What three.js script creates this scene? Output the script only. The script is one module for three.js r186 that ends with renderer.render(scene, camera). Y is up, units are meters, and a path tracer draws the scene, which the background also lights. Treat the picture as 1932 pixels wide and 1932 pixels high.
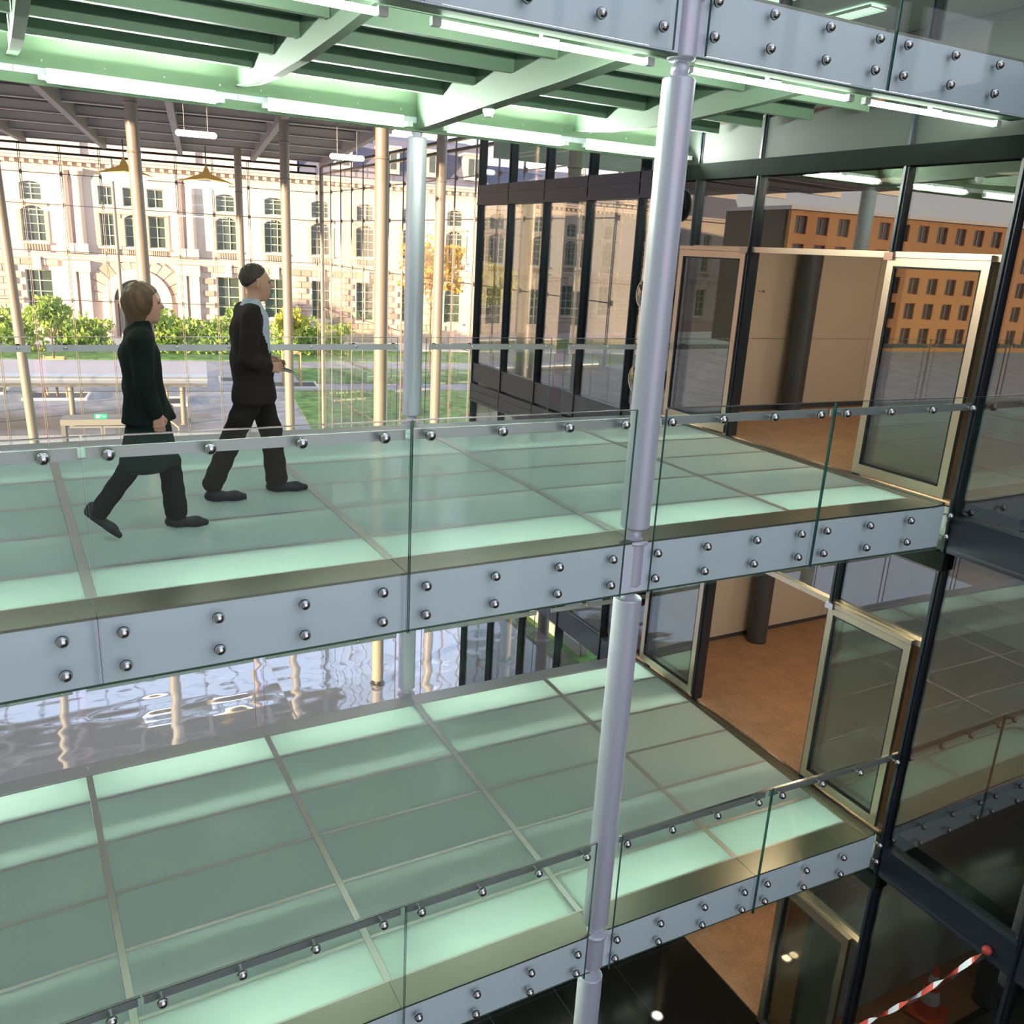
import * as THREE from 'three';
import { mergeGeometries } from 'three/addons/utils/BufferGeometryUtils.js';
import { RoundedBoxGeometry } from 'three/addons/geometries/RoundedBoxGeometry.js';
import { RectAreaLightUniformsLib } from 'three/addons/lights/RectAreaLightUniformsLib.js';
import { FontLoader } from 'three/addons/loaders/FontLoader.js';
import { TextGeometry } from 'three/addons/geometries/TextGeometry.js';

// ---------------------------------------------------------------- camera, sky, sun, exposure
const scene = new THREE.Scene();
const camera = new THREE.PerspectiveCamera(61.45, 1, 0.1, 600);
camera.position.set(-3.739, 2.009, 5.008);
camera.rotation.order = 'YXZ';
camera.rotation.set(-0.29374, -0.49891, 0.05548);
const SKY_LEVEL = 1.18;
{
  const W = 256, H = 128, d = new Float32Array(W * H * 4);
  const low = [1.45, 1.34, 1.26], mid = [0.86, 0.93, 1.16], top = [0.55, 0.66, 1.0];
  for (let r = 0; r < H; r++) {
    const e = ((r + 0.5) / H) * 180 - 90;
    for (let c = 0; c < W; c++) {
      const i = (r * W + c) * 4;
      for (let k = 0; k < 3; k++) {
        let v = 0.42;
        if (e > 0) { const t = Math.min(1, e / 22), u = Math.max(0, (e - 22) / 68); v = (low[k] * (1 - t) + mid[k] * t) * (1 - u) + top[k] * u; }
        d[i + k] = v * SKY_LEVEL;
      }
      d[i + 3] = 1;
    }
  }
  const sky = new THREE.DataTexture(d, W, H, THREE.RGBAFormat, THREE.FloatType);
  sky.mapping = THREE.EquirectangularReflectionMapping; sky.magFilter = THREE.LinearFilter; sky.needsUpdate = true;
  scene.background = sky; scene.environment = sky;
}
const sun = new THREE.DirectionalLight(new THREE.Color(1, 0.69, 0.41), 14);
const SUN = new THREE.Vector3(-0.9, 0.1, 0.42).normalize();
sun.position.copy(SUN).multiplyScalar(90); sun.castShadow = true; sun.shadow.radius = 1.5;
Object.assign(sun.shadow.camera, { left: -70, right: 70, top: 40, bottom: -40, near: 1, far: 240 });
sun.shadow.mapSize.set(2048, 2048); scene.add(sun, sun.target);
const renderer = new THREE.WebGLRenderer({ antialias: true });
renderer.toneMapping = THREE.LinearToneMapping;
renderer.toneMappingExposure = 1.12;
renderer.shadowMap.enabled = true;
RectAreaLightUniformsLib.init();

// ---------------------------------------------------------------- helpers
let seed = 20240611;
const rnd = () => ((seed = (Math.imul(seed, 1664525) + 1013904223) >>> 0) / 4294967296);
const rr = (a, b) => a + (b - a) * rnd();
const counts = {};
function numbered(n) { const k = (counts[n] = (counts[n] ?? -1) + 1); return k ? n + '_' + String(k).padStart(3, '0') : n; }
function tag(o, label, category, group) { o.userData.label = label; o.userData.category = category; if (group) o.userData.group = group; return o; }
function thing(name, label, category, [x, y, z] = [0, 0, 0], turn = 0, group) {
  const o = new THREE.Group(); o.name = numbered(name); o.position.set(x, y, z); o.rotation.y = turn;
  tag(o, label, category, group); scene.add(o); return o;
}
function structure(name, [x, y, z] = [0, 0, 0], turn = 0) {
  const o = new THREE.Group(); o.name = name; o.position.set(x, y, z); o.rotation.y = turn; o.userData.kind = 'structure'; scene.add(o); return o;
}
function flat(g) {
  const h = g.index ? g.toNonIndexed() : g;
  for (const k of Object.keys(h.attributes)) if (!['position', 'normal', 'uv'].includes(k)) h.deleteAttribute(k);
  if (!h.attributes.uv) h.setAttribute('uv', new THREE.BufferAttribute(new Float32Array(h.attributes.position.count * 2), 2));
  return h;
}
function merge(list) { return list.length === 1 ? list[0] : mergeGeometries(list.map(flat)); }
function part(parent, name, geos, mat) {
  const m = new THREE.Mesh(Array.isArray(geos) ? merge(geos) : geos, mat);
  m.name = name; m.castShadow = m.receiveShadow = true; parent.add(m); return m;
}
function copyOf(src, label, [x, y, z], turn, group) {
  const c = src.clone(); c.name = numbered(src.name.replace(/_\d{3}$/, '')); c.userData = { ...src.userData };
  if (label) c.userData.label = label; if (group) c.userData.group = group;
  c.position.set(x, y, z); if (turn !== undefined) c.rotation.y = turn; scene.add(c); return c;
}
const box = (x0, x1, y0, y1, z0, z1) => new THREE.BoxGeometry(x1 - x0, y1 - y0, z1 - z0).translate((x0 + x1) / 2, (y0 + y1) / 2, (z0 + z1) / 2);
const cyl = (r, y0, y1, x = 0, z = 0, n = 24, r2 = r) => new THREE.CylinderGeometry(r2, r, y1 - y0, n).translate(x, (y0 + y1) / 2, z);
const V = (x, y, z) => new THREE.Vector3(x, y, z);
function rod(a, b, r, n = 8) {
  const d = b.clone().sub(a), g = new THREE.CylinderGeometry(r, r, d.length(), n);
  g.applyQuaternion(new THREE.Quaternion().setFromUnitVectors(V(0, 1, 0), d.clone().normalize()));
  return g.translate((a.x + b.x) / 2, (a.y + b.y) / 2, (a.z + b.z) / 2);
}
// prism over four ground corners [x,z]
function prism(c, y0, y1) {
  const p = [], uv = [], q = (a, b, d, e) => { p.push(...a, ...b, ...d, ...a, ...d, ...e); for (const v of [a, b, d, a, d, e]) uv.push(v[0], v[2]); };
  const lo = c.map(([x, z]) => [x, y0, z]), hi = c.map(([x, z]) => [x, y1, z]);
  q(hi[0], hi[1], hi[2], hi[3]); q(lo[3], lo[2], lo[1], lo[0]);
  for (let i = 0; i < 4; i++) { const j = (i + 1) % 4; q(lo[i], lo[j], hi[j], hi[i]); }
  const g = new THREE.BufferGeometry();
  g.setAttribute('position', new THREE.Float32BufferAttribute(p, 3)); g.setAttribute('uv', new THREE.Float32BufferAttribute(uv, 2)); g.computeVertexNormals(); return g;
}
// extruded outline lying in the (z, y) plane, thickness along x
function plateZY(pts, x0, x1) {
  const s = new THREE.Shape(pts.map(([z, y]) => new THREE.Vector2(-z, y)));
  return new THREE.ExtrudeGeometry(s, { depth: x1 - x0, bevelEnabled: false }).rotateY(Math.PI / 2).translate(x0, 0, 0);
}
function noiseTex(n, fn, srgb, rep = 1) {
  const d = new Uint8Array(n * n * 4);
  for (let y = 0; y < n; y++) for (let x = 0; x < n; x++) { const c = fn(x / n, y / n); for (let k = 0; k < 3; k++) d[(y * n + x) * 4 + k] = Math.max(0, Math.min(255, c[k] * 255)); d[(y * n + x) * 4 + 3] = 255; }
  const t = new THREE.DataTexture(d, n, n); t.wrapS = t.wrapT = THREE.RepeatWrapping; t.magFilter = THREE.LinearFilter; t.repeat.set(rep, rep);
  if (srgb) t.colorSpace = THREE.SRGBColorSpace; t.needsUpdate = true; return t;
}
const lattice = Array.from({ length: 64 * 64 }, () => rnd());
function vnoise(x, y, per) {
  const xi = Math.floor(x), yi = Math.floor(y), f = (t) => t * t * (3 - 2 * t), u = f(x - xi), v = f(y - yi);
  const at = (a, b) => lattice[(((b % per) + per) % per % 64) * 64 + (((a % per) + per) % per % 64)];
  return (at(xi, yi) * (1 - u) + at(xi + 1, yi) * u) * (1 - v) + (at(xi, yi + 1) * (1 - u) + at(xi + 1, yi + 1) * u) * v;
}
const fbm = (u, v, p) => 0.5 * vnoise(u * p, v * p, p) + 0.3 * vnoise(u * p * 2, v * p * 2, p * 2) + 0.2 * vnoise(u * p * 4, v * p * 4, p * 4);

// ---------------------------------------------------------------- materials (linear colours)
const rgb = (r, g, b) => new THREE.Color().setRGB(r, g, b);
const std = (c, rough, metal = 0, extra = {}) => new THREE.MeshStandardMaterial({ color: c, roughness: rough, metalness: metal, ...extra });
const phys = (o) => new THREE.MeshPhysicalMaterial(o);
const M = {
  steel: std(rgb(0.62, 0.61, 0.62), 0.42, 0.8),
  steelStrip: std(rgb(0.3, 0.285, 0.24), 0.3, 0.95),
  polished: std(rgb(0.66, 0.63, 0.6), 0.16, 1),
  bar: std(rgb(0.62, 0.6, 0.57), 0.36, 0.85),
  paint: std(rgb(0.8, 0.82, 0.9), 0.5),
  ceiling: std(rgb(0.07, 0.118, 0.073), 0.6),
  plateGreen: std(rgb(0.13, 0.2, 0.12), 0.6),
  columnPaint: phys({ color: rgb(0.66, 0.66, 0.74), roughness: 0.34, metalness: 0.25, clearcoat: 0.15, clearcoatRoughness: 0.4 }),
  rubber: std(rgb(0.012, 0.013, 0.013), 0.7),
  deck: phys({ color: rgb(0.7, 0.79, 0.75), clearcoat: 1, clearcoatRoughness: 0.12, roughness: 1, transmission: 0.62, thickness: 0, ior: 1.45 }),
  deckCoat: phys({ color: rgb(1, 1, 1), roughness: 0.12, transmission: 1, thickness: 0, ior: 1.45 }),
  glass: phys({ color: rgb(0.95, 0.985, 0.965), roughness: 0, transmission: 1, thickness: 0, ior: 1.26 }),
  glassEdge: phys({ color: rgb(0.03, 0.13, 0.1), roughness: 0.12, metalness: 0 }),
  hallGlass: phys({ color: rgb(0.985, 0.99, 0.99), roughness: 0, transmission: 1, thickness: 0, ior: 1.35 }),
  coated: phys({ color: rgb(0.54, 0.57, 0.56), roughness: 0, transmission: 1, thickness: 0, ior: 2.33 }),
  doorGlass: phys({ color: rgb(0.88, 0.9, 0.86), roughness: 0, transmission: 1, thickness: 0, ior: 1.8 }),
  frameDark: phys({ color: rgb(0.014, 0.019, 0.026), roughness: 0.35, metalness: 0.2, clearcoat: 0.4, clearcoatRoughness: 0.25 }),
  spandrel: phys({ color: rgb(0.022, 0.027, 0.04), roughness: 0.4, metalness: 0.1, clearcoat: 0.15, clearcoatRoughness: 0.35 }),
  bronze: std(rgb(0.6, 0.5, 0.38), 0.33, 1),
  tube: new THREE.MeshStandardMaterial({ color: 0xffffff, emissive: rgb(0.82, 1, 0.82), emissiveIntensity: 11 }),
  whiteCap: std(rgb(0.7, 0.72, 0.7), 0.4),
  hallColumn: std(rgb(0.3, 0.27, 0.23), 0.42, 0.2),
  cable: std(rgb(0.2, 0.19, 0.18), 0.4, 0.8),
  clampMat: std(rgb(0.24, 0.22, 0.2), 0.4, 0.8),
  roofDark: std(rgb(0.05, 0.047, 0.045), 0.7),
  roofBeam: std(rgb(0.34, 0.33, 0.34), 0.6),
};
M.endPlate = std(rgb(0.02, 0.026, 0.021), 0.7);
M.headerBlack = phys({ color: rgb(0.006, 0.009, 0.008), roughness: 0.8, specularIntensity: 0.15 });
M.roofPale = std(rgb(0.6, 0.58, 0.58), 0.6);
M.beige = std(rgb(0.5, 0.44, 0.36), 0.75);
M.paleWall = std(rgb(0.36, 0.38, 0.37), 0.75);
M.carpet = std(rgb(1, 1, 1), 0.95, 0, { map: noiseTex(256, (u, v) => { const n = 0.75 + 0.25 * (rnd() - 0.5) + 0.14 * (fbm(u, v, 8) - 0.5); return [0.76 * n, 0.58 * n, 0.45 * n]; }, true, 1) });
M.darkGrey = std(rgb(0.06, 0.065, 0.075), 0.4, 0.1);
M.concrete = std(rgb(0.3, 0.3, 0.3), 0.85);
const ripple = noiseTex(512, (u, v) => { const n = 0.6 * vnoise(u * 7, v * 18, 64) + 0.4 * vnoise(u * 17, v * 36, 64); return [n, n, n]; }, false, 1);
M.hallFloor = phys({ color: rgb(0.62, 0.66, 0.78), roughness: 0.03, metalness: 0.62, bumpMap: ripple, bumpScale: 0.012 });
M.atriumFloor = phys({ color: rgb(0.006, 0.006, 0.006), roughness: 0.12, ior: 1.35 });

// ---------------------------------------------------------------- footbridge geometry on a shallow arc
const ARC = 85.83, BAY = 1.8;
function arc(k, z) { const a = (k * BAY) / ARC, r = ARC - z; return [r * Math.sin(a), ARC - r * Math.cos(a)]; }
const ROWS = [-4.139, -3.636, -2.9, -2.144, -1.416, -0.681, -0.18];
const K0 = -4, KE = 1.82, NEAR = 0.1, FAR = -4.37;
const quad = (k0, k1, z0, z1) => [arc(k0, z0), arc(k0, z1), arc(k1, z1), arc(k1, z0)].map(([x, z]) => [x, z]);
const dk = (m) => m / BAY;

function makeBridge(label, level, dx = 0, dz = 0) {
  const b = thing('footbridge', label, 'footbridge', [dx, level, dz]);
  const hj = 0.02, ht = dk(0.03);
  for (let k = K0; k < 2; k++) {
    const k1 = Math.min(k + 1, KE), kf = k === 1 ? 1.9 : k + 1;
    for (let r = 0; r < 6; r++) part(b, 'floor_panel', prism(quad(k + ht, k1 - (k === 1 ? 0 : ht), ROWS[r] + hj, ROWS[r + 1] - hj), -0.03, -0.001), M.deck);
    for (let r = 1; r < 6; r++) {
      part(b, 'joint_strip', prism(quad(k + ht, k1 - (k === 1 ? 0 : ht), ROWS[r] - hj + 0.002, ROWS[r] + hj - 0.002), -0.03, 0.001), M.bar);
      part(b, 'joist', [prism(quad(k + ht, k1 - ht, ROWS[r] - 0.03, ROWS[r] + 0.03), -0.215, -0.07), prism(quad(k + ht, k1 - ht, ROWS[r] - 0.055, ROWS[r] + 0.055), -0.085, -0.07),
        prism(quad(k1 - ht * 1.8, k1 - ht, ROWS[r] - 0.034, ROWS[r] + 0.034), -0.218, -0.07)], M.ceiling);
      part(b, 'gasket', prism(quad(k + ht, k1 - ht, ROWS[r] - 0.045, ROWS[r] + 0.045), -0.0695, -0.0305), M.rubber);
    }
    part(b, 'joint_strip', prism(quad(k + ht, k1, ROWS[0] - 0.002, ROWS[0] + hj - 0.002), -0.03, 0.001), M.bar);
    part(b, 'joint_strip', prism(quad(k + ht, k1, ROWS[6] - hj + 0.002, ROWS[6] + 0.002), -0.03, 0.001), M.bar);
    part(b, 'edge_strip', prism(quad(k + dk(0.002), k1 - dk(0.002), ROWS[6] + 0.003, NEAR), -0.012, 0.004), M.steelStrip);
    part(b, 'edge_strip', prism(quad(k + dk(0.002), k1 - dk(0.002), FAR, ROWS[0] - 0.003), -0.012, 0.004), M.steel);
    part(b, 'fascia_plate', prism(quad(k + dk(0.003), kf, NEAR - 0.014, NEAR - 0.002), -0.398, -0.013), M.paint);
    part(b, 'fascia_plate', prism(quad(k + dk(0.003), kf, FAR + 0.002, FAR + 0.014), -0.398, -0.013), M.paint);
    part(b, 'edge_beam', [prism(quad(k, k1, FAR + 0.016, FAR + 0.03), -0.34, -0.013), prism(quad(k, k1, FAR - 0.04, FAR + 0.012), -0.48, -0.401)], M.plateGreen);
    part(b, 'soffit_plate', prism(quad(k, kf, -0.02, NEAR), -0.412, -0.3985), M.ceiling);
    part(b, 'edge_beam', prism(quad(k, kf, NEAR - 0.06, NEAR - 0.02), -0.398, -0.013), M.ceiling);
  }
  for (let k = K0; k < 2; k++) {
    const a = (k * BAY) / ARC, main = k === 0;
    part(b, 'cross_bar', prism(quad(k - ht * 0.93, k + ht * 0.93, ROWS[0], ROWS[6]), -0.03, 0.003), M.bar);
    const w = main ? 0.065 : 0.02, low = main ? [[-4.3, -0.455], [-4.0, -0.45], [-2.6, -0.405], [-1.3, -0.37], [-0.06, -0.31]] : [[-4.3, -0.27], [-3.6, -0.335], [-2.9, -0.365], [-2.1, -0.36], [-1.2, -0.325], [-0.5, -0.285], [-0.06, -0.24]];
    const top = -0.033, fl = main ? 0.07 : 0.04;
    const g = [plateZY([[-4.3, top], ...low, [-0.06, top]], -w, w)];
    for (let i = 0; i + 1 < low.length; i++) {
      const [z0, y0] = low[i], [z1, y1] = low[i + 1];
      g.push(plateZY([[z0, y0], [z1, y1], [z1, y1 - 0.014], [z0, y0 - 0.014]], -fl, fl));
    }
    const m = part(b, 'cross_beam', g, M.ceiling);
    // radial: turn about the arc centre
    m.position.set(ARC * Math.sin(a), 0, ARC - ARC * Math.cos(a)); m.rotation.y = -a;
  }
  part(b, 'threshold_plate', [prism([arc(KE, FAR), arc(KE, NEAR), [3.4, NEAR + 0.05], [3.4, FAR]], -0.03, 0.006), prism([[3.4, FAR], [3.4, NEAR + 0.05], [3.435, NEAR + 0.05], [3.435, FAR]], -0.03, 0.02)], M.steelStrip);
  return b;
}
const middle = makeBridge('glass-floored walkway the two people walk on, between the other two', 0, -0.047, 0.046);
copyOf(middle, 'lowest glass-floored walkway, with both bright edge rows of its empty floor seen from above', [0, -3.6, 0]);
copyOf(middle, 'topmost walkway overhead, seen from below with beams and joists', [-0.02, 3.655, 0.02]);

// ---------------------------------------------------------------- balustrades
function glassBox(x0, x1, y0, y1, z0, z1) { return box(x0, x1, y0, y1, z0, z1); }
const domeProfile = [[0.0001, 0.034], [0.012, 0.032], [0.024, 0.025], [0.031, 0.014], [0.033, 0.004], [0.031, 0], [0.0001, 0]].map(([x, y]) => new THREE.Vector2(x, y)).reverse();
const domeGeo = new THREE.LatheGeometry(domeProfile, 20).rotateX(Math.PI / 2);
const ringGeo = new THREE.CylinderGeometry(0.034, 0.034, 0.008, 20).rotateX(Math.PI / 2);
const stubGeo = merge([new THREE.CylinderGeometry(0.011, 0.011, 0.075, 12).rotateX(Math.PI / 2), new THREE.SphereGeometry(0.017, 12, 8).translate(0, 0, -0.03)]);
function makeBalustrade(x0, x1, bolts) {
  const t = new THREE.Group(); t.userData.category = 'balustrade'; t.name = 'glass_balustrade';
  const edges = [M.glassEdge, M.glassEdge, M.glass, M.glass, M.glass, M.glass];
  const pane = part(t, 'pane', glassBox(x0, x1, -0.4, 1.0, 0.138, 0.16), edges);
  part(t, 'handrail', [box(x0 + 0.012, x1 - 0.012, 0.872, 0.935, 0.083, 0.093)], M.steel);
  part(t, 'edge_trim', box(x0, x1, 1.0, 1.006, 0.138, 0.16), M.polished);
  for (const y of [0.905, -0.085, -0.285]) for (const x of bolts) {
    const f = part(t, 'fixing', domeGeo, M.polished); f.position.set(x, y, 0.164);
    const g = part(f, 'washer', ringGeo, M.rubber); g.position.z = -0.002;
    const s = part(f, 'stub', stubGeo, M.polished); s.position.z = -0.055;
  }
  return t;
}
const B = [-0.78, -0.28, 0.22, 0.72];
const proto = { plain: makeBalustrade(-0.893, 0.893, B), right: makeBalustrade(-0.893, 0.775, [-0.78, -0.28, 0.22, 0.675]), left: makeBalustrade(-0.765, 0.893, [-0.72, -0.25, 0.25, 0.73]), end: makeBalustrade(-0.893, 0.88, [-0.78, -0.28, 0.22, 0.73]), short: makeBalustrade(-0.893, 0.8, B) };
const bayWords = { '-4': 'fourth bay left of the steel column', '-3': 'third bay left of the steel column', '-2': 'second bay left of the steel column', '-1': 'just left of the steel column', 0: 'just right of the steel column', 1: 'last bay, ending at the door wall' };
const levelWords = [['upper', 3.655, -0.02, 0.02], ['middle', 0, -0.047, 0.046], ['lowest', -3.6, 0, 0]];
for (const [lw, y, dx, dz] of levelWords) for (const side of ['near', 'far']) for (let k = -4; k < 2; k++) {
  if (lw === 'lowest' && side === 'near' && k < -3) continue;
  const kind = k === -1 ? 'right' : k === 0 ? 'left' : k === 1 ? 'end' : 'plain';
  let p = proto[kind];
  if (side === 'far') p = proto[k === -1 ? 'left' : k === 0 ? 'right' : k === 1 ? 'short' : 'plain'];
  const a = ((k + 0.5) * BAY) / ARC, [x, z] = arc(k + 0.5, side === 'near' ? 0 : -4.27);
  const c = p.clone(); c.name = numbered('glass_balustrade'); scene.add(c);
  c.position.set(x + dx, y, z + dz); c.rotation.y = side === 'near' ? -a : Math.PI - a;
  c.userData = {};
  tag(c, `glass balustrade, ${lw} walkway's ${side} edge, ${bayWords[k]}`, 'balustrade', `balustrade panels of the ${lw} walkway`);
}

// ---------------------------------------------------------------- fluorescent lamps
function makeLamp(far) {
  const t = new THREE.Group(); t.name = 'fluorescent_lamp'; t.userData.category = 'lamp';
  part(t, 'tube', [new THREE.CylinderGeometry(0.021, 0.021, 1.4, 16).rotateZ(Math.PI / 2), new THREE.SphereGeometry(0.021, 16, 8).translate(0.7, 0, 0), new THREE.SphereGeometry(0.021, 16, 8).translate(-0.7, 0, 0)], M.tube);
  part(t, 'end_cap', box(0.715, 0.77, -0.018, 0.028, -0.022, 0.022), M.whiteCap);
  part(t, 'end_cap', box(-0.77, -0.715, -0.018, 0.028, -0.022, 0.022), M.whiteCap);
  if (far) part(t, 'reflector', box(-0.7, 0.7, -0.028, 0.09, -0.054, -0.048), M.whiteCap);
  part(t, 'bracket', box(-0.06, 0.06, 0.026, 0.07, -0.02, 0.02), M.whiteCap);
  const up = new THREE.RectAreaLight(rgb(0.9, 1, 0.87), far ? 640 : 520, 1.4, 0.05); up.position.set(0, 0.028, far ? 0.022 : -0.012); up.rotation.x = Math.PI / 2 + (far ? 0.75 : -0.4); up.name = 'lamp_light'; t.add(up);
  const down = new THREE.RectAreaLight(rgb(0.84, 1, 0.84), 1, 1.4, 0.05); down.position.y = -0.03; down.rotation.x = -Math.PI / 2; down.name = 'lamp_light'; t.add(down);
  return t;
}
const lampProto = { near: makeLamp(false), far: makeLamp(true) };
for (const [lw, y, dx, dz] of levelWords) for (const side of ['near', 'far']) for (let k = -4; k < 2; k++) {
  const q = k === 1 ? 1.42 : k + 0.5, a = (q * BAY) / ARC, [x, z] = arc(q, side === 'near' ? -0.045 : -4.15);
  const c = lampProto[side].clone(); c.name = numbered('fluorescent_lamp'); scene.add(c); c.userData = {};
  c.position.set(x + dx, y - 0.447, z + dz); c.rotation.y = -a;
  tag(c, `fluorescent tube under ${lw} walkway's ${side} edge, ${bayWords[k]}`, 'lamp', `fluorescent tubes under the ${lw} walkway`);
}

// ---------------------------------------------------------------- jointed steel columns through the walkways
function makeColumn(label, x, z, far) {
  const t = thing('steel_column', label, 'column', [x, -7.2, z]);
  const r = 0.108;
  for (const L of [0, 3.6, 7.2, 10.8]) {
    const y0 = L + (L === 0 ? 0 : 0.09), y1 = L + 3.13;
    part(t, 'shaft', new THREE.LatheGeometry([[0.0001, y0], [r - 0.012, y0], [r, y0 + 0.012], [r, y1 - 0.012], [r - 0.012, y1], [0.0001, y1]].map(([a, b]) => new THREE.Vector2(a, b)), 40), M.columnPaint);
    if (L > 10) continue;
    part(t, 'ball_joint', [new THREE.SphereGeometry(0.06, 24, 16).translate(0, L + 3.18, 0), cyl(0.045, L + 3.12, L + 3.24, 0, 0, 24), new THREE.SphereGeometry(0.06, 24, 16).translate(0, L + 3.64, 0), cyl(0.04, L + 3.58, L + 3.7, 0, 0, 24)], M.columnPaint);
    part(t, 'drum', new THREE.LatheGeometry([[0.0001, L + 3.23], [0.08, L + 3.23], [0.096, L + 3.25], [0.096, L + 3.57], [0.112, L + 3.575], [0.112, L + 3.6], [0.06, L + 3.605], [0.0001, L + 3.605]].map(([a, b]) => new THREE.Vector2(a, b)), 36), M.columnPaint);
  }
  return t;
}
makeColumn('tall silver-grey steel column standing nearest, in front of the walkway edges', 0.005, 0.06);
makeColumn('slim silver-grey steel column rising along the far edge of the walkways', -0.01, -4.45);

// smoke detector under the upper walkway
{
  const t = thing('smoke_detector', 'small round smoke detector under the thick cross beam overhead', 'smoke detector', [0.0, 3.222, -2.72]);
  part(t, 'base', cyl(0.055, -0.02, 0.014, 0, 0, 20), M.whiteCap);
  part(t, 'sensor_head', cyl(0.035, -0.055, -0.02, 0, 0, 20, 0.048), M.whiteCap);
}

// ---------------------------------------------------------------- facade of the right wing (plane x = 3.5)
const X = 3.5;
const wallRight = structure('wall_right');
const MULL = [-10.15, -8.95, -7.7, -6.42, -5.12, -3.94, -2.88, -0.93, 0.22, 1.72, 3.22, 4.72, 6.22, 7.72];
const LEVELS = [-7.2, -3.6, 0, 3.6];
function pane(parent, z0, z1, y0, y1, x, mat) {
  const p = part(parent, 'pane', box(x, x + 0.012, y0, y1, z0, z1), mat); return p;
}
for (const L of LEVELS) {
  for (let i = 0; i + 1 < MULL.length; i++) {
    const z0 = MULL[i] + 0.03, z1 = MULL[i + 1] - 0.03, far = z1 < -4.5, right = z0 > 0.2, top = L > 3;
    const y0 = L + (far ? -0.08 : right ? -0.1 : 0.02), y1 = L + (right ? 3.12 : far && !top ? 2.78 : 2.98);
    if (!far && !right) {
      if (i !== 6) pane(wallRight, z0, z1, y0, y1, X + 0.02, top ? M.hallGlass : M.coated);
      else pane(wallRight, z0, z1, L + 2.2, y1, X + 0.02, M.coated);
      continue;
    }
    pane(wallRight, z0, z1, y0, y1, X + 0.02, top ? M.hallGlass : M.coated);
    if (far && L === 0) pane(wallRight, z0, z1, 3.13, 3.58, X + 0.02, M.hallGlass);
  }
  for (const [i, z] of MULL.entries()) part(wallRight, 'mullion', [box(X - 0.03, X + 0.1, L - 0.08, L + 3.52, z - 0.032, z + 0.032), box(X - 0.05, X - 0.03, L - 0.08, L + 3.52, z - 0.012, z + 0.012)], M.frameDark);
  // spandrels and headers
  if (L < 3) part(wallRight, 'spandrel', [box(X - 0.03, X + 0.14, L - 0.44, L - 0.09, -10.15, -4.45), box(X - 0.04, X + 0.01, L - 0.1, L - 0.085, -10.15, -4.45)], M.spandrel);
  for (let i = 8; i + 1 < MULL.length; i++) part(wallRight, 'spandrel', [box(X - 0.035, X + 0.14, L - 0.46, L - 0.12, MULL[i] + 0.034, MULL[i + 1] - 0.004), box(X - 0.05, X + 0.06, L - 0.125, L - 0.1, MULL[i] + 0.034, MULL[i + 1] - 0.004)], M.spandrel);
  if (L === 0 || L === -3.6) part(wallRight, 'header', [box(X - 0.05, X + 0.14, L + 2.78, L + 3.12, -10.17, -4.45), box(X - 0.06, X - 0.05, L + 2.78, L + 2.83, -10.17, -4.45), box(X - 0.06, X - 0.05, L + 2.98, L + 3.0, -10.17, -4.45)], M.spandrel);
  part(wallRight, 'header', [box(X - 0.06, X + 0.14, L + 2.96, L + 3.14, -4.45, 0.26)], M.headerBlack);
  part(wallRight, 'header', box(X - 0.02, X + 0.14, L + 3.145, L + 3.56, -4.45, 0.26), M.endPlate);
  part(wallRight, 'transom', [box(X - 0.02, X + 0.06, L + 2.14, L + 2.2, -3.9, 0.19)], M.bronze);
}
part(wallRight, 'spandrel', box(X - 0.03, X + 0.14, 3.14, 3.6, 0.25, 7.7), M.spandrel);

// interior of the right wing
const floorsR = structure('floor_2');
for (const L of LEVELS) {
  const g = box(X + 0.02, 12, L - 0.16, L + 0.0, -4.4, 0.15); 
  part(floorsR, 'carpet', g, M.carpet);
  part(floorsR, 'slab', [box(X + 0.16, 12, L - 0.44, L - 0.17, -4.4, 8), box(X + 0.16, 12, L - 0.16, L - 0.005, 0.25, 8)], M.darkGrey);
  if (L < 3) part(floorsR, 'slab', box(X + 0.16, 6.1, L - 0.42, L - 0.1, -10.1, -4.45), M.darkGrey);
}
{ // carpet uv in metres
  for (const m of floorsR.children) if (m.name === 'carpet') { const p = m.geometry.attributes.position, u = m.geometry.attributes.uv; for (let i = 0; i < p.count; i++) u.setXY(i, p.getX(i) * 0.7, p.getZ(i) * 0.7); }
}
const ceilR = structure('ceiling_2');
for (const L of LEVELS) part(ceilR, 'ceiling_board', box(X + 0.16, 14, L + 3.0, L + 3.06, L > 3 ? -10 : -4.4, 8), L > 3 ? M.paleWall : M.beige);
const wallIn = structure('wall_interior');
for (const L of LEVELS) {
  for (let i = 0; i < 7 && L < 3; i++) {
    const x0 = X + 0.16 + i * 1.2, x1 = x0 + 1.194;
    part(wallIn, 'wall_panel', box(x0, x1, L + 0.075, L + 1.02, -4.28, -4.2), M.beige);
    part(wallIn, 'wall_panel', box(x0, x1, L + 1.026, L + 2.98, -4.28, -4.2), M.beige);
  }
  if (L < 3) part(wallIn, 'skirting', box(X + 0.16, 12, L + 0.001, L + 0.07, -4.28, -4.215), M.darkGrey);
  if (L < 3) { part(wallIn, 'end_wall', box(9.4, 9.5, L + 0.005, L + 2.98, -4.2, 0.2), M.beige); part(wallIn, 'end_wall', box(9.4, 9.5, L + 0.005, L + 2.98, 0.205, 8), M.darkGrey); }
}
for (const L of LEVELS) if (L < 3) part(wallIn, 'dark_backing', box(4.75, 5.7, L + 0.005, L + (L === 0 ? 3.3 : 3.1), -6.35, -4.45), M.darkGrey);  // added dark block, keeps the bright view behind out of these panes
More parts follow.
